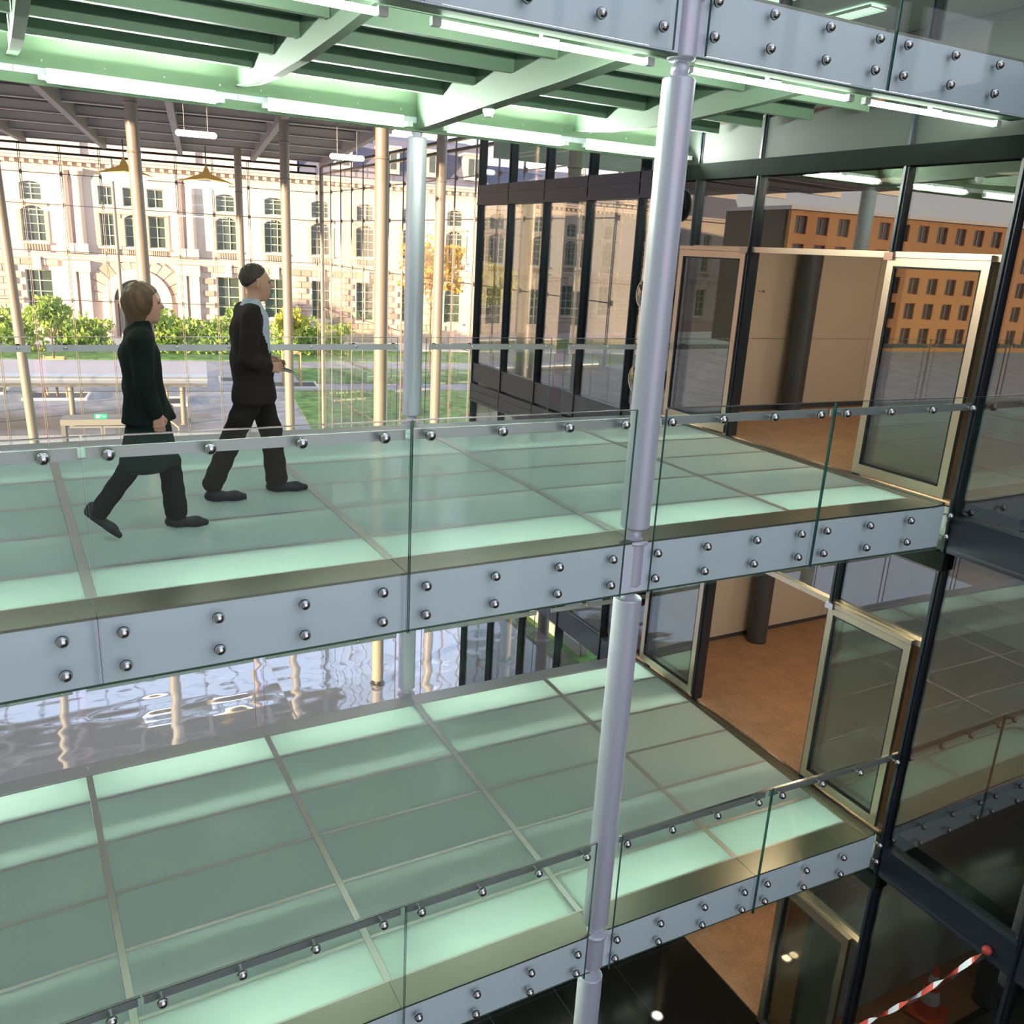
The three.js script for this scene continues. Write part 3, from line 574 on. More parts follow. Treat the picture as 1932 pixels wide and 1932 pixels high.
  for (const s of [-6.3, -4.1]) { const d = part(b, 'door_leaf', [box(s - 0.58, s + 0.58, 0.1, 3, -0.62, -0.5)], std(rgb(0.16, 0.13, 0.11), 0.6)); const pp = []; for (let i = 0; i < 3; i++) for (let j = 0; j < 4; j++) pp.push(box(s - 0.45 + i * 0.32, s - 0.19 + i * 0.32, 0.9 + j * 0.5, 1.3 + j * 0.5, -0.5, -0.47)); part(d, 'pane', pp, winGlass); }
  // rusticated blocks of the ground floor, laid round the openings
  const blockG = [0.95, 0.8].map((w) => new RoundedBoxGeometry(w - 0.035, 0.485, 0.22, 1, 0.05)), stones = [stoneB, stoneC, stoneD, stoneB];
  let n = 0; const rest = [];
  const open = (x0, x1, y0, y1) => {
    for (const [s, w, a, c] of wins) if (a < 6 && x1 > s - w / 2 - 0.02 && x0 < s + w / 2 + 0.02 && y1 > a - 0.02 && y0 < c + 0.02) return true;
    for (const s of [-10.3, -9.25, -1.55, -0.5]) if (x1 > s - 0.5 && x0 < s + 0.5) return true;
    if (x1 > -8.3 && x0 < -2.1 && y0 < 3.2) return x1 > -8.1 && x0 < -2.3;
    for (const [x, y] of [[x0, y0], [x1, y0], [x0, y1], [x1, y1]]) if (Math.hypot(x + 5.2, y - 3.2) < 4.05 && x > -9 && x < -1.4) return true;
    return false;
  };
  for (let r = 0; r < 10; r++) for (let s = -70.5 + (r % 2) * 0.45; s < 22; s += 0.95) {
    const y = 1.3 + r * 0.52;
    if (open(s, s + 0.92, y, y + 0.5)) continue;
    if (n < 285 && s > -15.5 && s < 18) { const q = part(b, n ? 'stone_' + String(n).padStart(3, '0') : 'stone', blockG[0], stones[Math.floor(rnd() * 4)]); q.position.set(s + 0.46, y + 0.25, 0.06 + rnd() * 0.03); n++; }
    else rest.push(blockG[0].clone().translate(s + 0.46, y + 0.25, 0.07));
  }
  if (rest.length) part(b, 'far_stones', rest, stoneB).userData.kind = 'stuff';
  // wedge stones over the arch
  for (let i = 0; i < 13; i++) {
    const a = (Math.PI * (i + 0.5)) / 13, s = new THREE.Shape(), d = Math.PI / 13 / 2 - 0.012, r1 = Math.min(4.0, 3.3 / Math.max(0.1, Math.sin(a)), 3.4 / Math.max(0.05, Math.abs(Math.cos(a))));
    s.moveTo(2.85 * Math.cos(a - d), 2.85 * Math.sin(a - d)); s.lineTo(r1 * Math.cos(a - d), r1 * Math.sin(a - d)); s.lineTo(r1 * Math.cos(a + d), r1 * Math.sin(a + d)); s.lineTo(2.85 * Math.cos(a + d), 2.85 * Math.sin(a + d)); s.closePath();
    part(b, 'wedge_stone', new THREE.ExtrudeGeometry(s, { depth: 0.16, bevelEnabled: true, bevelSize: 0.02, bevelThickness: 0.03, bevelSegments: 1 }).translate(-5.2, 3.2, 0), stones[i % 4]);
  }
}
// brick building at the left, seen only as a reflection in the door wall
{
  const b = thing('brick_building', 'orange brick office building mirrored in the glass above and beside the right door leaf', 'building', [-92, -7.2, -66], 0.1);
  const brick = std(rgb(0.5, 0.24, 0.09), 0.85), red = std(rgb(0.3, 0.05, 0.03), 0.6), sh = new THREE.Shape([[-30, 0], [30, 0], [30, 15.2], [-30, 15.2]].map(([x, y]) => new THREE.Vector2(x, y)));
  const ws = []; for (let r = 0; r < 5; r++) for (let c = 0; c < 20; c++) ws.push([-28.5 + c * 3, 0.9 + r * 2.95]);
  for (const [x, y] of ws) sh.holes.push(new THREE.Path([[x - 0.8, y], [x + 0.8, y], [x + 0.8, y + 1.9], [x - 0.8, y + 1.9]].map(([p, q]) => new THREE.Vector2(p, q))));
  part(b, 'wall', new THREE.ExtrudeGeometry(sh, { depth: 0.5, bevelEnabled: false }).translate(0, 0, -0.5), brick);
  part(b, 'rear_wall', box(-30, 30, 0, 15.2, -12, -1), M.darkGrey);
  part(b, 'roof_edge', box(-30.3, 30.3, 15.2, 15.6, -12, 0.3), M.stoneKerb);
  for (const [x, y] of ws) { const f = part(b, 'window', [box(x - 0.8, x - 0.7, y, y + 1.9, -0.35, -0.2), box(x + 0.7, x + 0.8, y, y + 1.9, -0.35, -0.2), box(x - 0.05, x + 0.05, y, y + 1.9, -0.35, -0.2), box(x - 0.7, x + 0.7, y, y + 0.1, -0.35, -0.2), box(x - 0.7, x + 0.7, y + 1.8, y + 1.9, -0.35, -0.2)], red); part(f, 'pane', box(x - 0.7, x + 0.7, y + 0.1, y + 1.8, -0.3, -0.27), winGlass); }
}
// street canopy with rounded edge
{
  const a = onPlane(44.3, 0.1, 0), t = thing('street_canopy', 'long low pale canopy with a rounded front edge outside the front wall', 'canopy', [a.x, -7.2, a.z], -TH);
  part(t, 'roof_slab', box(-24, 0, 2.3, 2.66, -5.2, -0.25), std(rgb(0.62, 0.54, 0.55), 0.8));
  part(t, 'rounded_edge', new THREE.CylinderGeometry(0.26, 0.26, 24, 20).rotateZ(Math.PI / 2).translate(-12, 2.42, -0.25), std(rgb(0.62, 0.64, 0.68), 0.25, 0.7));
  part(t, 'soffit', box(-24, -0.05, 2.05, 2.3, -5.1, -0.3), std(rgb(0.16, 0.16, 0.15), 0.8));
  for (const x of [-1.2, -6.2, -11.2, -16]) part(t, 'post', [cyl(0.13, 0, 2.06, x, -1.4, 18), cyl(0.2, 0, 0.04, x, -1.4, 18)], M.hallColumn);
  part(t, 'handrail', [rod(V(-2.6, 1.35, 0.5), V(-1.4, 0.3, 0.9), 0.04), rod(V(-2.6, 0, 0.5), V(-2.6, 1.35, 0.5), 0.03), rod(V(-1.4, 0, 0.9), V(-1.4, 0.3, 0.9), 0.03)], std(rgb(0.6, 0.45, 0.35), 0.6));
}
// flag poles / lamp masts
for (const [w, s, D, h, r] of [['pale slim mast outside, just right of the walking woman', -3.05, 56, 13, 0.13], ['thin pale mast outside near the left edge of the picture', -10.6, 58, 8, 0.07]]) {
  const p = onPlane(D, (s * D) / 39, -7.2), t = thing('mast', w, 'mast', [p.x, -7.2, p.z]);
  part(t, 'shaft', cyl(r, 0, h, 0, 0, 16, r * 0.7), M.hallColumn); part(t, 'base_plate', cyl(r * 2, 0, 0.1, 0, 0, 16), M.cable);
}
// street trees with stakes and tree pits
const leafG = (() => { const g = new THREE.BufferGeometry(); g.setAttribute('position', new THREE.Float32BufferAttribute([0, 0, 0, 0.05, 0.06, 0.012, 0, 0.15, 0, -0.05, 0.06, 0.012], 3)); g.setIndex([0, 1, 2, 0, 2, 3]); g.setAttribute('uv', new THREE.Float32BufferAttribute([0, 0, 1, 0, 1, 1, 0, 1], 2)); g.computeVertexNormals(); return g; })();
function foliage(n, cx, cy, cz, rx, ry, rz, scale) {
  const P = leafG.toNonIndexed(), src = P.attributes.position, pos = new Float32Array(n * 18), m = new THREE.Matrix4(), q = new THREE.Quaternion(), e = new THREE.Euler(), v = V(0, 0, 0);
  for (let i = 0; i < n; i++) {
    let x, y, z; do { x = rr(-1, 1); y = rr(-1, 1); z = rr(-1, 1); } while (x * x + y * y + z * z > 1 || x * x + y * y + z * z < 0.12 * rnd());
    const lump = 0.8 + 0.35 * Math.sin(x * 5 + cy) * Math.cos(y * 6 + cx);
    m.compose(V(cx + x * rx * lump, cy + y * ry * lump, cz + z * rz * lump), q.setFromEuler(e.set(rr(-1.4, 1.4), rr(0, 6.28), rr(-1.4, 1.4))), V(1, 1, 1).multiplyScalar(scale * rr(0.7, 1.4)));
    for (let k = 0; k < 6; k++) { v.fromBufferAttribute(src, k).applyMatrix4(m); pos.set([v.x, v.y, v.z], i * 18 + k * 3); }
  }
  const g = new THREE.BufferGeometry(); g.setAttribute('position', new THREE.BufferAttribute(pos, 3)); g.setAttribute('uv', new THREE.BufferAttribute(new Float32Array(n * 12), 2)); g.computeVertexNormals(); return g;
}
const leaf = (c) => phys({ color: c, roughness: 0.9, transmission: 0.4, thickness: 0, side: THREE.DoubleSide });
const green = leaf(rgb(0.34, 0.5, 0.1)), yellowGreen = leaf(rgb(0.55, 0.58, 0.1)), autumn = leaf(rgb(0.65, 0.4, 0.03));
const bark = std(rgb(0.16, 0.12, 0.09), 0.9), wood = std(rgb(0.62, 0.42, 0.22), 0.8), soil = std(rgb(0.1, 0.09, 0.09), 0.95);
function tree(label, s39, D, h, r, mat, stakes, n = 900) {
  const p = onPlane(D, (s39 * D) / 39, -7.2), t = thing('street_tree', label, 'tree', [p.x, -7.2, p.z], -TH);
  part(t, 'trunk', [cyl(0.07, 0.02, h - r * 0.6, 0, 0, 10, 0.04), rod(V(0, h - r * 1.3, 0), V(r * 0.5, h - r * 0.2, 0.1), 0.025, 6), rod(V(0, h - r * 1.2, 0), V(-r * 0.5, h - r * 0.3, -0.1), 0.025, 6)], bark);
  part(t, 'crown', [foliage(n, 0, h - r * 0.2, 0, r, r * 0.85, r, 2.1)], mat).userData.kind = 'stuff';
  if (stakes) {
    for (const [x, z] of [[-0.55, -0.4], [0.55, -0.4], [-0.55, 0.5], [0.55, 0.5]]) part(t, 'stake', cyl(0.045, 0.02, 2.25, x, z, 8), wood);
    part(t, 'stake_rail', [box(-0.6, 0.6, 2.1, 2.2, 0.46, 0.52), box(-0.6, 0.6, 2.1, 2.2, -0.44, -0.38)], wood);
    part(t, 'tree_pit', box(-1.5, 1.5, -0.015, 0.03, -1.1, 1.1), soil);
    part(t, 'pit_kerb', [box(-1.62, -1.5, -0.015, 0.12, -1.1, 1.1), box(1.5, 1.62, -0.015, 0.12, -1.1, 1.1), box(-1.62, 1.62, -0.015, 0.12, 1.1, 1.22), box(-1.62, 1.62, -0.015, 0.12, -1.22, -1.1)], M.stoneKerb);
  }
}
tree('young staked tree with a green crown behind the walking man', -1.95, 52, 4.6, 1.0, green, true);
tree('young staked tree left of the walking woman, its stakes below the canopy', -5.7, 54, 4.8, 1.25, green, true);
tree('young staked tree with yellow-green crown at the far left, by the leaning column', -8.6, 56, 5.2, 1.6, yellowGreen, true);
tree('bushy green young tree near the left edge, furthest left of the row', -10.6, 57, 4.2, 1.2, yellowGreen, true);
tree('small staked tree on the lawn, seen through the side wall just past the corner', 1.6, 60, 4.4, 1.2, green, true);
tree('second small tree on the lawn, seen through the side wall near the broad hall column', 3.6, 58, 4.3, 1.2, yellowGreen, true);
tree('golden autumn tree mirrored and seen in the dark glazing of the right wing', 9.8, 62, 8.2, 2.6, autumn, false, 2200);
tree('green tree standing left of the building door, mirrored in the door glass', -17, 60, 7, 2.2, yellowGreen, false, 1600);
for (const [w, s39, D, rx, h] of [['left of the doorway', -7.4, 74, 3.4, 1.5], ['in front of the doorway', -4.6, 75, 2.6, 1.2], ['right of the doorway', -1.4, 74, 2.8, 1.4], ['far left in the picture', -11, 73, 3, 1.6], ['behind the glass corner post', 0.8, 74, 3, 1.3], ['behind the broad hall column', 4.4, 74, 4, 1.3]]) {
  const p = onPlane(D, (s39 * D) / 39, -7.15), t = thing('hedge', `leafy green shrub bed at the foot of the stone building, ${w}`, 'shrub', [p.x, -7.15, p.z], -TH, 'shrub beds');
  part(t, 'leaves', foliage(1900, 0, h * 0.9, 0, rx, h * 1.3, 1.1, 2.8), green).userData.kind = 'stuff';
  part(t, 'stems', [-0.6, -0.2, 0.25, 0.6].map((k) => rod(V(k * rx * 0.8, 0, 0), V(k * rx, h, 0.1), 0.03, 6)), bark);
}

// ---------------------------------------------------------------- traffic cone and barrier tape
{
  const t = thing('traffic_cone', 'orange and white traffic cone standing behind the glass at lower right', 'cone', [5.6, -7.195, -0.1], 0.4);
  const red = std(rgb(0.62, 0.1, 0.04), 0.5), white = std(rgb(0.6, 0.6, 0.66), 0.5), rad = (y) => 0.17 - 0.2 * y;
  part(t, 'base', new RoundedBoxGeometry(0.44, 0.045, 0.44, 2, 0.015).translate(0, 0.022, 0), red);
  part(t, 'cone_body', [cyl(rad(0.04), 0.044, 0.22, 0, 0, 28, rad(0.22)), cyl(rad(0.4), 0.4, 0.5, 0, 0, 28, rad(0.5)), cyl(rad(0.62), 0.62, 0.72, 0, 0, 28, rad(0.72)), new THREE.TorusGeometry(rad(0.72) - 0.006, 0.007, 8, 20).rotateX(Math.PI / 2).translate(0, 0.72, 0)], red);
  part(t, 'white_band', [cyl(rad(0.22), 0.22, 0.4, 0, 0, 28, rad(0.4)), cyl(rad(0.5), 0.5, 0.62, 0, 0, 28, rad(0.62))], white);
}
{ // twisting ribbon, alternate red and white lengths
  const a = V(3.385, -6.3, 0.16), b = V(3.4, -3.93, 1.49), N2 = 84, pos = { red: [], white: [] };
  const at = (i) => { const t = i / N2, p = a.clone().lerp(b, t); p.y -= 0.1 * Math.sin(Math.PI * t); const w = 0.034, an = t * 15; const n = V(0.55 * Math.sin(an), Math.cos(an), 0.55 * Math.sin(an) * -0.8).normalize().multiplyScalar(w); return [p.clone().add(n), p.clone().sub(n)]; };
  for (let i = 0; i < N2; i++) { const [p, q] = at(i), [r, s] = at(i + 1), o = V(0.0015, 0, 0); const list = pos[Math.floor(i / 6) % 2 ? 'red' : 'white']; for (const v of [p, q, s, p, s, r]) list.push(v.x, v.y, v.z); for (const v of [p, s, q, p, r, s]) list.push(v.x + o.x, v.y, v.z); }
  const mk = (l) => { const g = new THREE.BufferGeometry(); g.setAttribute('position', new THREE.Float32BufferAttribute(l, 3)); g.setAttribute('uv', new THREE.Float32BufferAttribute(new Float32Array(l.length / 3 * 2), 2)); g.computeVertexNormals(); return g; };
  const t = thing('barrier_tape', 'twisted red and white barrier tape strung across the glazing at lower right', 'tape', [0, 0, 0]);
  part(t, 'red_length', mk(pos.red), std(rgb(0.55, 0.06, 0.04), 0.5, 0, { side: THREE.DoubleSide })); part(t, 'white_length', mk(pos.white), std(rgb(0.62, 0.64, 0.72), 0.5, 0, { side: THREE.DoubleSide }));
  part(t, 'knot', [new THREE.SphereGeometry(0.045, 10, 8).translate(b.x + 0.02, b.y, b.z), new THREE.SphereGeometry(0.045, 10, 8).translate(a.x + 0.02, a.y, a.z)], std(rgb(0.55, 0.06, 0.04), 0.5));
}
{  // added glowing disc and light imitating a downlight mirrored in the polished floor
  const t = thing('floor_glint', 'small warm glow imitating a lamp reflection on the dark floor at the bottom', 'lamp', [2.34, -7.2, -1.55]);
  part(t, 'ring', new THREE.TorusGeometry(0.07, 0.012, 8, 24).rotateX(Math.PI / 2).translate(0, 0.008, 0), M.steel);
  part(t, 'glint_disc', cyl(0.06, 0, 0.012, 0, 0, 20), new THREE.MeshStandardMaterial({ color: 0xffffff, emissive: rgb(1, 0.7, 0.4), emissiveIntensity: 4 }));
  const l = new THREE.RectAreaLight(rgb(1, 0.7, 0.4), 3, 0.1, 0.1); l.position.y = 0.02; l.rotation.x = Math.PI / 2; l.name = 'floor_glint_light'; t.add(l);
}

// ---------------------------------------------------------------- people
// surface nets over a signed distance
function netMesh(lo, hi, h, f) {
  const nx = Math.ceil((hi[0] - lo[0]) / h) + 1, ny = Math.ceil((hi[1] - lo[1]) / h) + 1, nz = Math.ceil((hi[2] - lo[2]) / h) + 1;
  const d = new Float32Array(nx * ny * nz), id = (i, j, k) => (k * ny + j) * nx + i;
  for (let k = 0; k < nz; k++) for (let j = 0; j < ny; j++) for (let i = 0; i < nx; i++) d[id(i, j, k)] = f(lo[0] + i * h, lo[1] + j * h, lo[2] + k * h);
  const vid = new Int32Array(nx * ny * nz).fill(-1), pos = [], idx = [];
  for (let k = 0; k < nz - 1; k++) for (let j = 0; j < ny - 1; j++) for (let i = 0; i < nx - 1; i++) {
    let n = 0, x = 0, y = 0, z = 0;
    const c = [];
    for (let q = 0; q < 8; q++) c.push(d[id(i + (q & 1), j + ((q >> 1) & 1), k + (q >> 2))]);
    for (let a = 0; a < 8; a++) for (const b of [1, 2, 4]) if (!(a & b)) { const u = c[a], w = c[a | b]; if (u < 0 !== w < 0) { const t = u / (u - w); x += (a & 1) + (b === 1 ? t : 0); y += ((a >> 1) & 1) + (b === 2 ? t : 0); z += (a >> 2) + (b === 4 ? t : 0); n++; } }
    if (n) { vid[id(i, j, k)] = pos.length / 3; pos.push(lo[0] + (i + x / n) * h, lo[1] + (j + y / n) * h, lo[2] + (k + z / n) * h); }
  }
  for (let k = 1; k < nz - 1; k++) for (let j = 1; j < ny - 1; j++) for (let i = 1; i < nx - 1; i++) {
    const u = d[id(i, j, k)] < 0, e = (a, b, c2, e2, flip) => { if (flip) idx.push(a, c2, b, a, e2, c2); else idx.push(a, b, c2, a, c2, e2); };
    if (u !== d[id(i + 1, j, k)] < 0) e(vid[id(i, j - 1, k - 1)], vid[id(i, j, k - 1)], vid[id(i, j, k)], vid[id(i, j - 1, k)], !u);
    if (u !== d[id(i, j + 1, k)] < 0) e(vid[id(i - 1, j, k - 1)], vid[id(i - 1, j, k)], vid[id(i, j, k)], vid[id(i, j, k - 1)], !u);
    if (u !== d[id(i, j, k + 1)] < 0) e(vid[id(i - 1, j - 1, k)], vid[id(i, j - 1, k)], vid[id(i, j, k)], vid[id(i - 1, j, k)], !u);
  }
  const g = new THREE.BufferGeometry(); g.setAttribute('position', new THREE.Float32BufferAttribute(pos, 3)); g.setIndex(idx); g.computeVertexNormals(); return g;
}
const cap = (a, b, ra, rb) => (x, y, z) => { const bx = b[0] - a[0], by = b[1] - a[1], bz = b[2] - a[2], t = Math.max(0, Math.min(1, ((x - a[0]) * bx + (y - a[1]) * by + (z - a[2]) * bz) / (bx * bx + by * by + bz * bz))); return Math.hypot(x - a[0] - bx * t, y - a[1] - by * t, z - a[2] - bz * t) - (ra + (rb - ra) * t); };
const ell = (c, r) => (x, y, z) => { const p = (x - c[0]) / r[0], q = (y - c[1]) / r[1], s = (z - c[2]) / r[2], l = Math.hypot(p, q, s); return (l - 1) * Math.min(...r) * 1.0; };
const smin = (a, b, k) => { const h = Math.max(k - Math.abs(a - b), 0) / k; return Math.min(a, b) - h * h * k * 0.25; };
const union = (list, k) => (x, y, z) => { let d = 1e3; for (const f of list) d = smin(d, f(x, y, z), k); return d; };
const mid = (a, b, t) => a.map((v, i) => v + (b[i] - v) * t);
// one hand: palm, thumb and four bent fingers. dir = pointing, side = across the palm, curl = towards the palm
function hand(w, dir, side, curl, s = 1) {
  const at = (a, b, c) => w.map((v, i) => v + (dir[i] * a + side[i] * b + curl[i] * c) * s), L = [];
  L.push(cap(at(0.0, 0.016, 0), at(0.075, 0.026, 0), 0.021 * s, 0.017 * s), cap(at(0.0, -0.012, 0), at(0.075, -0.026, 0), 0.021 * s, 0.016 * s), cap(at(0.02, 0, 0), at(0.078, 0, 0.002), 0.02 * s, 0.018 * s));
  const fingers = [[0.03, 0.07, 0.0088], [0.011, 0.078, 0.0092], [-0.009, 0.073, 0.0088], [-0.028, 0.058, 0.0078]].map(([b, l, r]) => { const a = at(0.075, b, 0), m1 = at(0.075 + l * 0.48, b, l * 0.14), m2 = at(0.075 + l * 0.74, b, l * 0.4), e = at(0.075 + l * 0.82, b, l * 0.68); return union([cap(a, m1, r * s, r * s), cap(m1, m2, r * s, r * 0.94 * s), cap(m2, e, r * 0.94 * s, r * 0.8 * s)], 0.004); });
  const th = union([cap(at(0.015, 0.03, 0.004), at(0.05, 0.055, 0.02), 0.014 * s, 0.0105 * s), cap(at(0.05, 0.055, 0.02), at(0.078, 0.053, 0.034), 0.0105 * s, 0.0085 * s)], 0.006);
  return union([union(L, 0.012), ...fingers, th], 0.006);
}
function headSDF(c, s) { // facing +x
  const P = (x, y, z) => [c[0] + x * s, c[1] + y * s, c[2] + z * s];
  const skull = union([ell(P(-0.015, 0.03, 0), [0.096 * s, 0.094 * s, 0.077 * s]), ell(P(0.02, -0.035, 0), [0.07 * s, 0.085 * s, 0.06 * s]), cap(P(0.03, -0.09, 0.0), P(0.055, -0.1, 0), 0.03 * s, 0.024 * s)], 0.04);
  const feat = [cap(P(0.083, 0.02, 0), P(0.106, -0.022, 0), 0.009 * s, 0.014 * s), cap(P(0.075, -0.06, -0.02), P(0.075, -0.06, 0.02), 0.011 * s, 0.011 * s), cap(P(0.073, -0.073, -0.015), P(0.073, -0.073, 0.015), 0.011 * s, 0.011 * s), cap(P(0.07, 0.028, -0.045), P(0.078, 0.032, 0), 0.011 * s, 0.012 * s), cap(P(0.07, 0.028, 0.045), P(0.078, 0.032, 0), 0.011 * s, 0.012 * s)];
  for (const z of [-1, 1]) feat.push(cap(P(-0.005, 0.02, z * 0.078), P(-0.015, -0.025, z * 0.076), 0.014 * s, 0.01 * s));
  const f0 = union([skull, ...feat], 0.014);
  const sockets = [-1, 1].map((z) => ell(P(0.086, 0.008, z * 0.032), [0.016 * s, 0.011 * s, 0.016 * s]));
  return (x, y, z) => { let d = f0(x, y, z); for (const q of sockets) d = Math.max(d, -q(x, y, z) - 0.002); return d; };
}
const skin = std(rgb(0.5, 0.27, 0.18), 0.6), eyeMat = std(rgb(0.05, 0.03, 0.025), 0.3);
const shoeMat = phys({ color: rgb(0.008, 0.009, 0.01), roughness: 0.45, specularIntensity: 0.5 });
function shoe(heel, toe, s = 1) {
  const y = heel[1], u = [toe[0] - heel[0], toe[1] - heel[1], toe[2] - heel[2]], L = Math.hypot(...u), d = u.map((v) => v / L), at = (t, h, w = 0) => [heel[0] + d[0] * t * L, heel[1] + d[1] * t * L + h, heel[2] + d[2] * t * L + w];
  const f = union([cap(at(0.06, 0.05), at(0.3, 0.05), 0.034 * s, 0.035 * s), cap(at(0.25, 0.04), at(0.72, 0.032), 0.034 * s, 0.038 * s), cap(at(0.7, 0.03), at(0.95, 0.024), 0.036 * s, 0.024 * s), cap(at(0.16, 0.06), at(0.16, 0.1), 0.036 * s, 0.034 * s)], 0.03);
  return (x, yy, z) => { const base = heel[1] + ((x - heel[0]) * d[0] + (z - heel[2]) * d[2]) / Math.max(0.2, Math.hypot(d[0], d[2])) * (d[1] / Math.max(0.2, Math.hypot(d[0], d[2]))); return Math.max(f(x, yy, z), base + 0.003 - yy); };
}
function person(label, pos, J, build) {
  const t = thing('person', label, 'person', pos);
  const body = union([headSDF(J.head, J.hs), cap(J.neck, mid(J.neck, J.head, 0.5), 0.056 * J.hs, 0.05 * J.hs),
    union([cap(J.neck, J.chest, 0.06, 0.085), cap([J.sho[0], J.sho[1] - 0.04, 0.12], [J.sho[0], J.sho[1] - 0.04, -0.12], 0.045, 0.045), cap(J.chest, J.pelvis, 0.085, 0.08)], 0.06),
    cap(J.shoR, J.elbR, 0.045, 0.038), cap(J.elbR, J.wriR, 0.036, 0.025), cap(J.shoL, J.elbL, 0.045, 0.038), cap(J.elbL, J.wriL, 0.036, 0.025),
    cap(J.hipR, J.kneR, 0.07, 0.05), cap(J.kneR, J.ankR, 0.048, 0.034), cap(J.hipL, J.kneL, 0.07, 0.05), cap(J.kneL, J.ankL, 0.048, 0.034)], 0.025);
  const hands = [hand(J.wriR, ...J.handR, J.hs), hand(J.wriL, ...J.handL, J.hs)];
  const whole = (x, y, z) => Math.min(smin(body(x, y, z), hands[0](x, y, z), 0.012), smin(body(x, y, z), hands[1](x, y, z), 0.012));
  const lo = [-0.62, 0.02, -0.36], hi = [0.5, 1.82, 0.36];
  const coarse = netMesh(lo, hi, 0.011, (x, y, z) => { const d = body(x, y, z); return d; });
  const hb = (c, r, h) => netMesh(c.map((v) => v - r), c.map((v) => v + r), h, whole);
  const headG = netMesh([J.head[0] - 0.15, J.head[1] - 0.15, -0.13].map((v, i) => (i === 2 ? J.head[2] - 0.13 : v)), [J.head[0] + 0.15, J.head[1] + 0.16, J.head[2] + 0.13], 0.0045, body);
  const hc = (w, d) => w.map((v, i) => v + d[0][i] * 0.07 * J.hs);
  part(t, 'body', [coarse, headG, hb(hc(J.wriR, J.handR), 0.12, 0.0035), hb(hc(J.wriL, J.handL), 0.12, 0.0035)], skin);
  for (const z of [-1, 1]) part(t, 'eye', new THREE.SphereGeometry(0.011 * J.hs, 12, 8).translate(J.head[0] + 0.078 * J.hs, J.head[1] + 0.008 * J.hs, J.head[2] + z * 0.032 * J.hs), eyeMat);
  build(t);
  return t;
}
